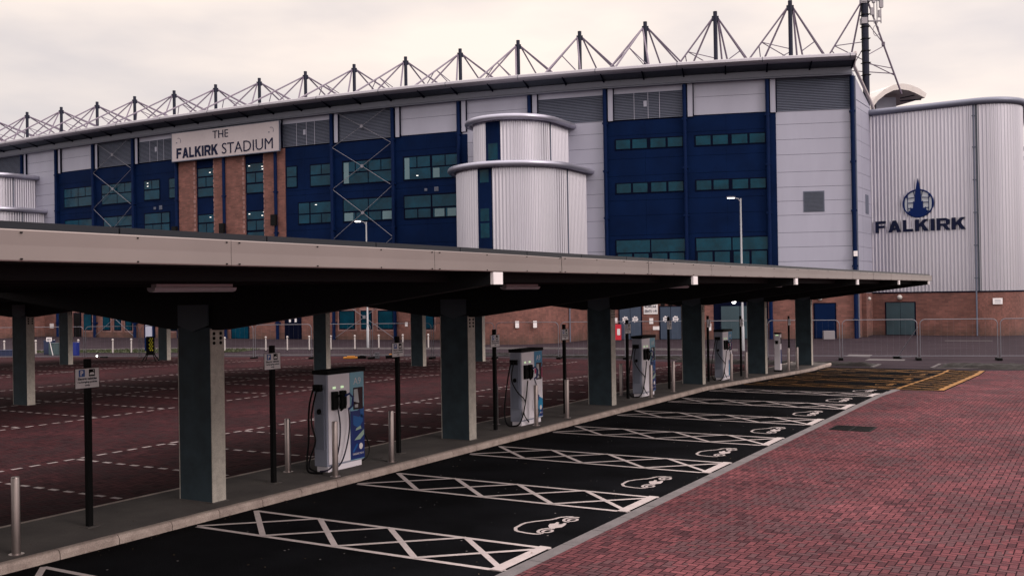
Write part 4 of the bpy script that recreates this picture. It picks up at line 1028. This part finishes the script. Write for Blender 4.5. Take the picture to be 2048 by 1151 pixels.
# roof masts: dark posts and fans of stays on a straight line behind the curved eaves
def facade_depth(l):
    for a, b in zip(NODE[:-1], NODE[1:]):
        if b[0] <= l <= a[0]: return a[1]+(b[1]-a[1])*(l-a[0])/(b[0]-a[0])
    return NODE[0][1] if l > NODE[0][0] else NODE[-1][1]
for n in range(-1, 18):
    l = 23.03-.886*6.24*n*.9999; d = 82.6+.463*6.24*n
    if n == -1: l, d = 29.62, 84.0
    top = 26.9 if n >= 0 else 31.5
    zc = 26.35 if n >= 0 else 27.2
    m = MB(); m.tube([LD(l, d, 20.5 if n >= 0 else 16.5), LD(l, d, top)], .17 if n >= 0 else .27, 10)
    if n >= 0:
        for s in (-.28, .28): m.box(min(0, s), max(0, s), -.10, .10, zc-.25, zc+.16, frame(LD(l, d, 0), tuple(RL), tuple(FL), (0, 0, 1)))
    mp_ = sp(m, 'roof_mast', TRUSSD)
    m = MB(); k_ = 1.2 if n > 1 else 1.0
    legs = [(-3.0, -10.0, 4.4), (-3.7, -2.4, 4.4), (-.2, -4.0, 4.4), (4.0, 11.0, 4.0), (9.0, 12.0, 4.4), (9.5, 16.0, 4.2)]
    if n == -1: legs = [(-4.6, 1.0, 7.2), (-1.5, 1.0, 7.2), (3.5, 1.5, 7.5)]
    if n in (0, 1): legs = [(-4.4, .5, 5.5), (-2.6, 1.5, 5.5), (.9, 1.0, 5.5), (1.9, 2.0, 5.5), (5.0, 3.0, 5.5), (5.6, 4.0, 5.5)]
    ends = []
    for (dl, dd, dr) in legs:
        el, ed, ez = l+dl*k_, d+dd*k_, zc-dr*k_
        f = 1.0
        while ed < facade_depth(el)-.4 and f > .15:
            f -= .05; el, ed, ez = l+dl*k_*f, d+dd*k_*f, zc-dr*k_*f
        e = LD(el, ed, ez)
        a = LD(l+(.22 if dl > 0 else -.22), d, zc)
        if f < 1.0: e = LD(l+dl*k_, max(d+dd*k_, facade_depth(l+dl*k_)-.2), zc-dr*k_); 
        m.tube([a, e], .078, 6); ends.append((a, e))
    for (i, j, f1, f2) in ((0, 1, .55, .8), (0, 2, .5, .8), (3, 4, .6, .45), (1, 2, .78, .78)):
        if j < len(ends):
            a = ends[i][0].lerp(ends[i][1], f1); b = ends[j][0].lerp(ends[j][1], f2); m.tube([a, b], .045, 5)
    m.tube([ends[0][0].lerp(ends[0][1], .5), LD(l, d, zc-3.4)], .04, 5); m.tube([ends[1][0].lerp(ends[1][1], .85), LD(l, d, zc-3.6)], .04, 5)
    if n == -1:
        a, e = ends[2]
        for f1, z in ((.45, 25.6), (.48, 22.6), (.72, 22.0)): m.tube([a.lerp(e, f1), LD(l, d, z)], .04, 5)
        q_ = a.lerp(e, .46); m.box(-.12, .12, -.12, .12, -.15, .15, Matrix.Translation(q_))
    m.build('mast_stays', TRUSS, mp_)
    if n == -1:   # phone antennas clamped to the tall end mast
        m = MB(); fr = frame(LD(l, d, 0), tuple(RL), tuple(FL), (0, 0, 1))
        for z in (27.2, 24.9+.6): m.tube([(-.2, 0, z), (1.35, 0, z)], .07, 6, fr); m.box(-.35, .1, -.3, .3, z-.25, z+.25, fr)
        for x in (.75, 1.0, 1.32): m.tube([(x, 0, 25.3), (x, 0, 29.6)], .045, 6, fr)
        m.box(1.2, 1.5, -.12, .12, 26.6, 30.2, fr); m.box(.62, .84, -.12, .12, 27.0, 29.4, fr); m.box(.45, .7, -.12, .12, 26.0, 26.6, fr); m.box(1.1, 1.3, -.1, .1, 25.8, 26.4, fr)
        m.tube([(.9+.25*math.cos(a_), 0, 24.7+.45*math.sin(a_)) for a_ in [R(20+32*k) for k in range(12)]], .03, 5, fr)
        m.build('phone_antennas', mat('antenna_grey', (.25, .24, .27), .5), mp_)
        m = MB(); m.tube([LD(l-.33, d-.1, 29), LD(l-.30, d-.1, 20.5)], .045, 5)
        for z in range(21, 30): m.box(-.33, .33, -.3, .3, z, z+.05, fr)
        m.build('cable_run', BLACK, mp_)
# right-hand end wall of the stand and its sloping verge
E0, E1 = LD(26.0, 76.98), LD(29.35, 82.4)
td = (E1-E0); ln = td.length; td.normalize(); nd = Vector((td.y, -td.x, 0))
EM = frame(E0, td, nd, (0, 0, 1))
m = MB(); m.prism([(.1, 3.0), (ln, 3.0), (ln, 18.1), (.1, 20.1)], -.3, -.02, EM, axis='y')
zs = [3.04]+JZ[1:13]+[17.9]
for a, b in zip(zs[:-1], zs[1:]): m.box(.16, 2.9, -.018, .03, a+.012, b-.012, EM); m.box(2.93, ln-.05, -.018, .03, a+.012, b-.012, EM)
m.prism([(.16, 17.95), (ln-.05, 17.95), (ln-.05, 18.0), (.16, 19.95)], -.018, .03, EM, axis='y')
sp(m, 'end_wall', WHITEP)
m = MB(); m.box(.1, ln, -.3, 0, GZ-.2, 3.0, EM); sp(m, 'brick_end_wall', BRICK)
m = MB(); m.box(2.2, 2.6, .02, .35, GZ-.2, 3.0, EM); sp(m, 'brick_pier', BRICK)
m = MB(); m.prism([(3.9, 9.3), (4.9, 9.3), (4.9, 10.8), (3.9, 10.8)], .031, .06, EM, axis='y'); sp(m, 'vent', LOUVM)
m = MB(); p0 = Vector(node(0, 1.9, 20.85)); m.tube([p0, EM @ Vector((.3, .15, 20.35)), EM @ Vector((ln, .15, 18.25)), EM @ Vector((ln+.4, .15, 17.9))], .13, 8); sp(m, 'verge_coping', mat('pale_verge', (.50, .45, .46), .45, metal=.2), True)
m = MB(); a, b = node(0, 1.95, 20.42), node(0, 1.95, 20.92); m.quad(a, b, node(0, -1, 21.0), node(0, -1, 20.0)); sp(m, 'eaves_end', EAVEM)
m = MB(); m.box(-.14, .14, .5, .62, 5.8, 6.2, BM[0]); sp(m, 'junction_box', SIGNW)
m = MB(); m.tube([(.62, .12, GZ), (.62, .12, 19.6)], .07, 8, EM)
for z in range(2, 19, 2): m.box(.3, .62, .02, .1, z, z+.08, EM)
sp(m, 'downpipe', LOUVM)
m = MB(); c = EM @ Vector((3.4, .3, 2.55)); m.sphere(c, .15); wl = sp(m, 'wall_lamp', LAMPOFF, True)

# ------------------------------------------------------------------ rounded corner building
CB = thing('corner_building', 'tall rounded corner building of silver corrugated sheet on a brick base at the right', 'building', LD(33, 80, GZ))
CBI = Matrix.Translation(CB.location).inverted(); bpy.context.view_layer.update()
def cp(mb, name, m, smooth=False):
    o = mb.build(name, m, None, smooth); o.parent = CB; o.matrix_parent_inverse = CBI; return o
A_, B_ = Vector((29.1, 82.05)), Vector((35.52, 77.7)); dr_ = (B_-A_).normalized(); nb_ = Vector((-dr_.y, dr_.x))   # nb_: away from viewer
if nb_.y < 0: nb_ = -nb_
rc = 3.0; Cc = B_+nb_*rc
path = [A_+(B_-A_)*k/20 for k in range(20)]
for k in range(41):
    a = R(100)*k/40; path.append(Cc-nb_*rc*math.cos(a)+dr_*rc*math.sin(a))
e = (path[-1]-path[-2]).normalized(); path += [path[-1]+e*k for k in range(1, 14)]
fl_ = 1 if resample(path, 1)[3][1].dot(nb_) < 0 else -1
m = MB(); corrug(m, path, 3.0, 17.45, flip=fl_); cp(m, 'corrugated_cladding', SILVER)
m = MB(); solidwall(m, path, GZ-.2, 2.96, .03*fl_); cp(m, 'brick_base', BRICK)
m = MB(); solidwall(m, path, 2.95, 3.05, .08*fl_); cp(m, 'base_flashing', NAVYD)
P = []
for k, p in enumerate(path):
    a_ = path[max(k-1, 0)]; b_ = path[min(k+1, len(path)-1)]; t_ = (b_-a_).normalized(); o = p+Vector((t_.y, -t_.x))*.16*fl_; P.append(LD(o.x, o.y, 17.52))
m = MB(); m.tube(P, .25, 12); cp(m, 'rounded_eaves', mat('dark_eaves_tube', (.16, .17, .23), .45, metal=.35), True)
m = MB(); m.quad(*[(p.x, p.y, 17.5) for p in P]); cp(m, 'roof', EAVEM)
U = frame(LD(A_.x, A_.y, 0), (LD(B_.x, B_.y)-LD(A_.x, A_.y)).normalized(), (0, 0, 1), tuple(-(RL*nb_.x+FL*nb_.y)))   # X right along the wall, Y up, Z out
LWALL = (B_-A_).length
m = MB(); m.tube([(LWALL+.05, GZ, .12), (LWALL+.05, 17.3, .12)], .06, 8, U)
for z in (4, 6.5, 9, 11.5, 14, 16.4): m.box(LWALL-.06, LWALL+.16, z, z+.08, .05, .2, U)
cp(m, 'downpipe', LOUVM)
m = MB(); m.box(LWALL+.16, LWALL+.3, 3.0, 17.3, .0, .06, U); cp(m, 'corner_trim', SOFFIT)
def uws(px):  # distance along the flat wall from its left end for a horizontal image fraction
    k = (px-1024)/2030; return (k*A_.y-A_.x)/((dr_.x)-k*dr_.y)
d0, d1 = uws(1772), uws(1829)
m = MB(); m.box(d0-.08, d1+.08, GZ, 2.26, .035, .08, U); f = cp(m, 'door_frame', NAVYD)
for k in range(2):
    a = d0+(d1-d0)*k/2; b = d0+(d1-d0)*(k+1)/2
    m = MB(); m.box(a+.015, b-.015, GZ+.03, 2.19, .081, .1, U); m.build('door_leaf', TEALD, f)
m = MB(); cc = U @ Vector(((d0+d1)/2, 2.62, .2)); m.sphere(cc, .2); cp(m, 'wall_lamp', LAMPOFF, True)
m = MB(); q = Cc-nb_*(rc+.05)*math.cos(R(28))+dr_*(rc+.05)*math.sin(R(28)); tq = (dr_*math.cos(R(28))+nb_*math.sin(R(28)))
Fq = frame(LD(q.x, q.y, 0), tuple(RL*tq.x+FL*tq.y), (0, 0, 1), tuple(-(RL*nb_.x+FL*nb_.y)*math.cos(R(28))+(RL*dr_.x+FL*dr_.y)*math.sin(R(28))))
m.box(-.35, .35, 2.02, 2.48, .04, .07, Fq); pl = m.build('notice_plate', SIGNW); tag(pl, 'small white notice on the brick base of the rounded building', 'sign')
m = MB()
for z in (2.12, 2.22, 2.32): m.box(-.22, .22, z, z+.03, .0705, .073, Fq)
m.build('lettering', LOUVM, pl)
# lettering and emblem
sl = uws(1754); sr = uws(1934)
lt = block_text('FALKIRK', U @ Matrix.Translation(((sl+sr)/2, 7.80, .07)), sr-sl, .93, .10)
lo = lt.build('wall_lettering', SIGNK); tag(lo, 'raised dark navy capital lettering on the corrugated silver wall', 'lettering')
ex = uws(1840); Er = 1.07; ez = 9.99
em = thing('wall_emblem', 'round blue football emblem with a pointed steeple, above the wall lettering', 'emblem', U @ Vector((ex, ez, .1)))
bpy.context.view_layer.update(); EI = Matrix.Translation(em.location).inverted()
def ep(mb, name, m):
    o = mb.build(name, m, None); o.parent = em; o.matrix_parent_inverse = EI; return o
rx = (uws(1871)-uws(1811))/2; ry = Er
m = MB()
ring = [(ex+rx*math.cos(a), ez+ry*math.sin(a), .12) for a in [2*math.pi*k/40 for k in range(40)]]
m.tube(ring, .055, 6, U, closed=True)
for sgn in (-1, 1):
    for pts in ([(.70, .62), (.70, -.62)], [(.70, .62), (.80, .50)], [(.22, .45), (.70, .40)], [(.25, .08), (.70, .05)], [(.30, -.36), (.70, -.34)], [(.70, .40), (.84, .55)], [(.30, .90), (.22, .52)], [(.70, -.62), (.55, -.72)], [(.91, .35), (.93, 0), (.91, -.35)]):
        m.tube([(ex+sgn*p[0]*rx, ez+p[1]*ry, .12) for p in pts], .028, 5, U)
ep(m, 'ball_outline', EMBL)
m = MB(); m.prism([(ex+a*rx, ez+b*ry) for a, b in ((0, 1.85), (.16, 1.0), (.24, .1), (.32, .18), (.34, -.35), (.42, -.40), (.50, -.25), (.54, -.5), (.66, -.55), (.45, -.88), (.15, -.99), (-.15, -.99), (-.45, -.88), (-.66, -.55), (-.54, -.5), (-.50, -.25), (-.42, -.40), (-.34, -.35), (-.32, .18), (-.24, .1), (-.16, 1.0))], .10, .17, U); ep(m, 'steeple', EMBL)
m = MB(); disc = [(ex+.99*rx*math.cos(a), ez+.99*ry*math.sin(a)) for a in [2*math.pi*k/40 for k in range(40)]]
m.prism(disc, .055, .07, U); ep(m, 'backing_disc', mat('emblem_backing', (.44, .48, .54), .5))

# arched roof seen behind the corner building
AB = thing('arched_roof_building', 'small pale building with a curved barrel roof peeping over the rounded corner building', 'building', LD(34, 94, GZ))
AI = Matrix.Translation(AB.location).inverted(); bpy.context.view_layer.update()
def apf(mb, name, m, smooth=False):
    o = mb.build(name, m, None, smooth); o.parent = AB; o.matrix_parent_inverse = AI; return o
fr = frame(LD(32.6, 92, 0), tuple(RL), tuple(-FL), (0, 0, 1))
arc = [(0, 19.9), (.7, 20.75), (1.5, 21.4), (2.3, 21.78), (3.1, 21.9), (3.9, 21.75), (4.7, 21.4), (5.3, 20.95)]
arcin = [(5.15, 20.55), (4.4, 20.95), (3.7, 21.25), (3.0, 21.38), (2.3, 21.28), (1.6, 20.95), (.9, 20.4), (.2, 19.5)]
m = MB(); poly = arc+arcin; k = len(poly); off = Vector((-3.4, -12, 0))
i = 0
for p in poly: m.v.append(tuple(fr @ Vector((p[0], 0, p[1]))))
for p in poly: m.v.append(tuple(fr @ (Vector((p[0], 0, p[1]))+off)))
for q in range(k): m.f.append((q, (q+1) % k, k+(q+1) % k, k+q))
for q in range(7): m.f.append((q, q+1, k-2-q, k-1-q))
apf(m, 'barrel_roof', mat('barrel_roof_sheet', (.58, .54, .53), .5, var=.08, vscale=1.5))
m = MB(); m.box(1.35, 3.2, -2.2, -1.8, GZ, 21.0, fr); apf(m, 'wall', WHITEP)
m = MB(); m.tube([(3.2, -.8, 20.45), (5.0, -.5, 20.5)], .06, 6, fr); m.tube([(3.2, -.8, 20.7), (4.4, -.5, 20.9)], .05, 6, fr); apf(m, 'roof_strut', NAVYD)
# distant floodlight mast right of the corner building
FM = thing('floodlight_mast', 'distant floodlight mast showing just past the right edge of the rounded building', 'floodlight', LD(76.5, 150, GZ))
fm = frame((0, 0, 0), tuple(RL), tuple(-FL), (0, 0, 1))
m = MB(); m.tube([(0, 0, 0), (0, 0, 25)], [.35, .2], 8, fm); m.build('mast', TRUSSD, FM)
for z in (21.2, 22.6, 24.0):
    m = MB(); m.tube([(-1.6, 0, z), (1.6, 0, z)], .08, 6, fm)
    for x in (-1.5, -.9, -.3, .3, .9, 1.5): m.box(x-.22, x+.22, .05, .4, z-.3, z+.3, fm)
    m.build('lamp_bar', TRUSSD, FM)

# ------------------------------------------------------------------ big fascia sign
fs = thing('stadium_sign', 'long white sign with large dark lettering mounted over the brick piers', 'sign', BM[9] @ Vector((0, .7, 18)))
bpy.context.view_layer.update(); FI = Matrix.Translation(fs.location).inverted()
pL = BM[9] @ Vector((6.35, .72, 0)); pR = BM[8] @ Vector((-.82, .72, 0)); dx = (pR-pL); SWD = dx.length; dx.normalize(); nx_ = Vector((dx.y, -dx.x, 0))
SF = frame(pL, tuple(dx), (0, 0, 1), tuple(nx_))
def fp(mb, name, m):
    o = mb.build(name, m, None); o.parent = fs; o.matrix_parent_inverse = FI; return o
m = MB(); m.box(0, SWD, 16.66, 19.32, -.12, 0, SF); fp(m, 'board', BIGSIGN)
m = MB(); m.box(-.04, SWD+.04, 16.58, 16.65, -.14, .03, SF); m.box(-.06, -.005, 16.66, 19.36, -.14, .02, SF); m.box(SWD+.005, SWD+.06, 16.66, 19.36, -.14, .02, SF); m.box(-.04, SWD+.04, 19.33, 19.38, -.14, .03, SF); fp(m, 'frame', LOUVM)
TT = lambda s, z: SF @ Matrix.Translation((s, z, .004))
q = text_mesh('THE', 1, .03, TT(SWD*.47, 18.42), width=1.95, height=.70, offset=-.004)
for txt, s, wd, h, of in (('FALKIRK', SWD*.245, 5.35, .98, .045), ('STADIUM', SWD*.715, 6.2, 1.0, -.006)):
    r_ = block_text(txt, TT(s, 16.88), wd, h, .03, .13) if txt == 'FALKIRK' else text_mesh(txt, 1, .03, TT(s, 16.88), width=wd, height=h, offset=of); n0 = len(q.v); q.v += r_.v; q.f += [tuple(n0+i for i in f) for f in r_.f]
fp(q, 'lettering', SIGNK)
m = MB()
for s in (.9, SWD-.9):
    P = [(s+.28*math.cos(a), 18.55+.28*math.sin(a), .012) for a in [R(-40+20*k) for k in range(9)]]; m.tube(P, .02, 5, SF)
    m.box(s-.35, s-.2, 18.35, 18.45, .002, .02, SF)
fp(m, 'fixing_mark', LOUVM)
m = MB()
for s in (1.5, SWD/2, SWD-1.5): m.box(s-.06, s+.06, 16.9, 19.0, -.6, -.13, SF)
fp(m, 'bracket', BLACK)

# ------------------------------------------------------------------ street lamps
def lamp(label, base, h, adir):
    t = thing('street_lamp', label, 'street lamp', base, group='lit street lamps before the stand')
    m = MB(); m.tube([(0, 0, 0), (0, 0, 1.5), (0, 0, 1.55), (0, 0, h)], [.10, .10, .07, .05], 10); m.build('pole', mat('lamp_post_grey', (.30, .31, .34), .5, metal=.3), t, True)
    a = Vector(adir); m = MB(); m.tube([(0, 0, h-.25), (a.x*.15, a.y*.15, h-.02), (a.x*.45, a.y*.45, h+.03)], .035, 8); m.build('arm', FENCEM, t, True)
    fr_ = frame((a.x*.62, a.y*.62, h+.05), (a.x, a.y, 0), (-a.y, a.x, 0), (0, 0, 1))
    m = MB(); m.box(-.26, .24, -.11, .11, -.01, .07, fr_); hd = m.build('head', FENCEM, t, bevel=.02)
    m = MB(); m.box(-.22, .18, -.09, .09, -.05, -.012, fr_); m.build('lens', LAMPON, hd)
for lab, l, d, h in (('tall lit lamp post in front of the navy windows on the right', 14.28, 63, 9.45), ('lit lamp post left of the round silver tower', -10.42, 73, 9.1)):
    p = LD(l, d, GZ); lamp(lab, tuple(p), h, tuple(-RL))

# ------------------------------------------------------------------ temporary fence
FP = [(9.5, 61.6), (2.33, 59.2), (-1.23, 58.0), (-4.92, 56.88), (-8.76, 55.77), (-12.56, 54.7), (-22.06, 52.58), (-28.43, 50.9), (-43.29, 46.46), (-59.18, 40.58), (-69.5, 36.9)]
FP = [Vector(p) for p in FP]; step = 3.82
dist = [0]
for a, b in zip(FP[:-1], FP[1:]): dist.append(dist[-1]+(b-a).length)
def at(s):
    for k in range(len(FP)-1):
        if s <= dist[k+1] or k == len(FP)-2: return FP[k]+(FP[k+1]-FP[k])*((s-dist[k])/(dist[k+1]-dist[k]))
s_off = (dist[3]) % step
starts = [s_off+k*step for k in range(int((dist[-1]-s_off)/step))]
f0 = None
for k, s in enumerate(starts):
    a, b = at(s), at(s+step); d = (b-a); rz = math.atan2(d.y, d.x)
    lab = 'temporary mesh fence panel before the stadium, %s from the right' % ORD[min(k, 29)]
    if f0 is None:
        f0 = thing('temporary_fence', lab, 'fence', (a.x, a.y, GZ), rz, group='temporary fence panels across the forecourt')
        Wp = step-.10; m = MB(); rr = .25
        pts = [(0.04, 0, .10), (.04, 0, 2.1-rr)]+[(.04+rr-rr*math.cos(R(q)), 0, 2.1-rr+rr*math.sin(R(q))) for q in (15, 30, 45, 60, 75, 90)]
        pts += [(Wp-rr+rr*math.sin(R(q)), 0, 2.1-rr+rr*math.cos(R(q))) for q in (0, 15, 30, 45, 60, 75, 90)]+[(Wp, 0, .10)]
        m.tube(pts, .021, 6); m.tube([(.04, 0, .22), (Wp, 0, .22)], .017, 6); m.build('tube_frame', FENCEM, f0, True)
        m = MB()
        x = .3
        while x < Wp-.05: m.box(x-.0013, x+.0013, -.0013, .0013, .22, 2.09); x += .30
        m.build('wire_mesh', FENCEM, f0)
        m = MB(); m.box(-.12, .12, -.33, .33, 0, .13); m.build('foot', BLACK, f0, bevel=.02)
    else:
        c = copy_tree(f0); c.location = (a.x, a.y, GZ); c.rotation_euler = (0, 0, rz); c['label'] = lab
# diagonal stays behind some panels
st0 = None
for k, lab in ((4, 'diagonal fence prop right of the last canopy column'), (19, 'diagonal fence prop between the two left brick doorways'), (24, 'diagonal fence prop beside the far left canopy columns')):
    if k < len(starts):
        a = at(starts[k]); d = (at(starts[k]+.5)-a).normalized(); rz = math.atan2(d.y, d.x)
        if st0 is None:
            st0 = thing('fence_prop', lab, 'fence prop', (a.x, a.y, GZ), rz, group='diagonal fence props')
            m = MB(); m.tube([(0, -.03, 1.7), (.9, -1.2, .05)], .02, 6); m.tube([(0, -.03, .2), (.9, -1.2, .06)], .018, 6); m.build('stay', FENCEM, st0)
            m = MB(); m.box(.7, 1.1, -1.4, -1.05, 0, .13); m.build('weight', BLACK, st0)
        else:
            c = copy_tree(st0); c.location = (a.x, a.y, GZ); c.rotation_euler = (0, 0, rz); c['label'] = lab

# white bollards along the far kerb
wb = None
PXB = [7, 70, 92, 107, 155, 224, 261, 332, 448, 530, 573, 617, 660, 708, 756, 804, 855]
for k, px in enumerate(PXB):
    dd = 72.0; p = LD((px-1024)/2030*dd, dd, GZ)
    lab = 'white domed bollard along the far kerb, %s from the left' % ORD[k]
    if wb is None:
        wb = thing('white_bollard', lab, 'bollard', tuple(p), group='white bollards along the far kerb')
        m = MB(); m.tube([(0, 0, 0), (0, 0, .84)], .052, 12); m.build('post', mat('weathered_white_paint', (.40, .37, .37), .6), wb, True)
        m = MB(); m.tube([(0, 0, .84), (0, 0, .88)], .05, 12); m.sphere((0, 0, .95), .08, 1, 12, 8); m.build('domed_head', MATS['weathered_white_paint'], wb, True)
        m = MB(); m.tube([(0, 0, 0), (0, 0, .03)], .12, 12); m.build('collar', BLACK, wb)
    else: c = copy_tree(wb); c.location = p; c['label'] = lab

# ------------------------------------------------------------------ things at the far left road
def PW(px, d): return LD((px-1024)/2030*d, d, GZ)
def rzv(): return math.atan2(RL.y, RL.x)
p = LD(-21.0, 58.8, GZ); t = thing('hazard_sign_stand', 'black sign stand with yellow chequer stripes on splayed legs', 'sign stand', tuple(p), rzv())
m = MB(); m.box(-.22, .22, -.08, .08, .62, 1.62); m.build('panel', BLACK, t)
m = MB()
for r_ in range(7):
    for c_ in range(2):
        x = -.02+c_*.12+(.0 if r_ % 2 else .055); m.quad((x, -.082, .78+r_*.11), (x+.055, -.082, .835+r_*.11), (x, -.082, .89+r_*.11), (x-.055, -.082, .835+r_*.11))
m.build('hazard_chequer', YELL, t)
m = MB(); m.box(-.24, .24, -.12, .12, .55, .64)
for sx in (-1, 1):
    for sy in (-1, 1): m.tube([(sx*.18, sy*.08, .6), (sx*.5, sy*.4, 0.0)], .03, 6)
m.build('leg_frame', BLACK, t)
p = PW(297, 74); t = thing('totem_sign', 'tall pale panel sign with a small blue emblem by the left brick wall', 'sign', tuple(p), rzv())
m = MB(); m.box(-.32, .32, -.06, .06, 0, 3.6); m.build('totem_post', NAVYS, t)
m = MB(); m.box(-.24, .24, -.085, -.061, 1.0, 3.5); pn = m.build('panel', TOTEM, t)
m = MB(); m.prism([(-.1, 2.15), (.1, 2.15), (.12, 2.35), (.03, 2.4), (0, 2.6), (-.03, 2.4), (-.12, 2.35)], -.09, -.086, axis='y'); m.box(-.16, .16, -.09, -.086, 1.98, 2.04); m.build('emblem', EMBL, pn)
def cabinet(label, px, d, wd, h, m_, dp=.5):
    p = PW(px, d); t = thing('street_cabinet', label, 'cabinet', tuple(p), rzv())
    m = MB(); m.box(-wd/2, wd/2, -dp/2, dp/2, .06, h); m.build('body', m_, t, bevel=.015)
    m = MB(); m.box(-wd/2-.02, wd/2+.02, -dp/2-.02, dp/2+.02, h, h+.05); m.build('lid', m_, t)
    m = MB(); m.box(-wd/2+.05, wd/2-.05, -dp/2-.012, -dp/2-.001, .12, h-.06); m.build('cabinet_door', m_, t)
    m = MB(); m.box(-wd/2-.03, wd/2+.03, -dp/2-.03, dp/2+.03, 0, .06); m.build('plinth', PATH, t)
cabinet('grey green roadside cabinet beside the leaning notice', 108, 69.5, .62, .85, CABIN)
cabinet('navy roadside cabinet left of the grey green cabinet', 97.5, 70.5, .60, 1.0, NAVYBOX)
cabinet('bright blue upright bin right of the third row column', 150, 68.5, .34, .9, BRIGHTB, .35)
cabinet('low dark cabinet at the left edge beyond the fence', 22, 68, 1.6, .5, NAVYBOX)
p = PW(101, 69); t = thing('leaning_notice', 'small white notice on a leaning white post before the cabinets', 'sign', tuple(p), rzv())
m = MB(); m.tube([(.12, 0, 0), (-.12, 0, 1.1)], .025, 6); m.build('post', SIGNW, t)
m = MB(); m.box(-.32, .05, -.03, -.005, 1.02, 1.3); b_ = m.build('plate', SIGNW, t)
m = MB(); m.box(-.24, -.16, -.034, -.031, 1.08, 1.22); m.box(-.1, -.04, -.034, -.031, 1.1, 1.22); m.build('lettering', SIGNK, b_)
p = PW(204, 64); t = thing('barrier_light_base', 'black rubber fence block with a small lit lamp beside it', 'barrier lamp', tuple(p), rzv())
m = MB(); m.box(-.3, .35, -.15, .15, 0, .12); m.box(-.15, .28, -.12, .12, .12, .22); m.build('block', BLACK, t, bevel=.02)
m = MB(); m.sphere((-.34, -.1, .26), .055); m.build('lamp', LAMPON, t, True)
for lab, px, d, m_, wd, h in (('yellow and black rubber fence block left of the grey drum', 700, 61.5, ORNG, .9, .10), ('black rubber fence block right of the yellow one', 722, 61.2, BLACK, .5, .16), ('black rubber block with a yellow top near the fence post', 783, 61.0, BLACK, .8, .22)):
    p = PW(px, d); t = thing('fence_block', lab, 'fence block', tuple(p), rzv())
    m = MB(); m.box(-wd/2, wd/2, -.18, .18, 0, h); m.build('block', BLACK if m_ is not ORNG else ORNG, t, bevel=.02)
    m = MB(); m.box(-wd/4, wd/4, -.14, .14, h, h+.05); m.build('grip', ORNG if 'top' in lab or m_ is ORNG else BLACK, t)
p = PW(752, 61); t = thing('steel_drum', 'small grey drum lying among the fence blocks', 'drum', tuple(p), rzv())
m = MB(); m.tube([(0, 0, .01), (0, 0, .34)], .16, 16); m.build('body', FENCEM, t, True)
m = MB(); m.tube([(0, 0, .34), (0, 0, .36)], .17, 16); m.tube([(0, 0, .17), (0, 0, .19)], .168, 16); m.build('rim', FENCEM, t, True)

scene.render.engine = 'CYCLES'
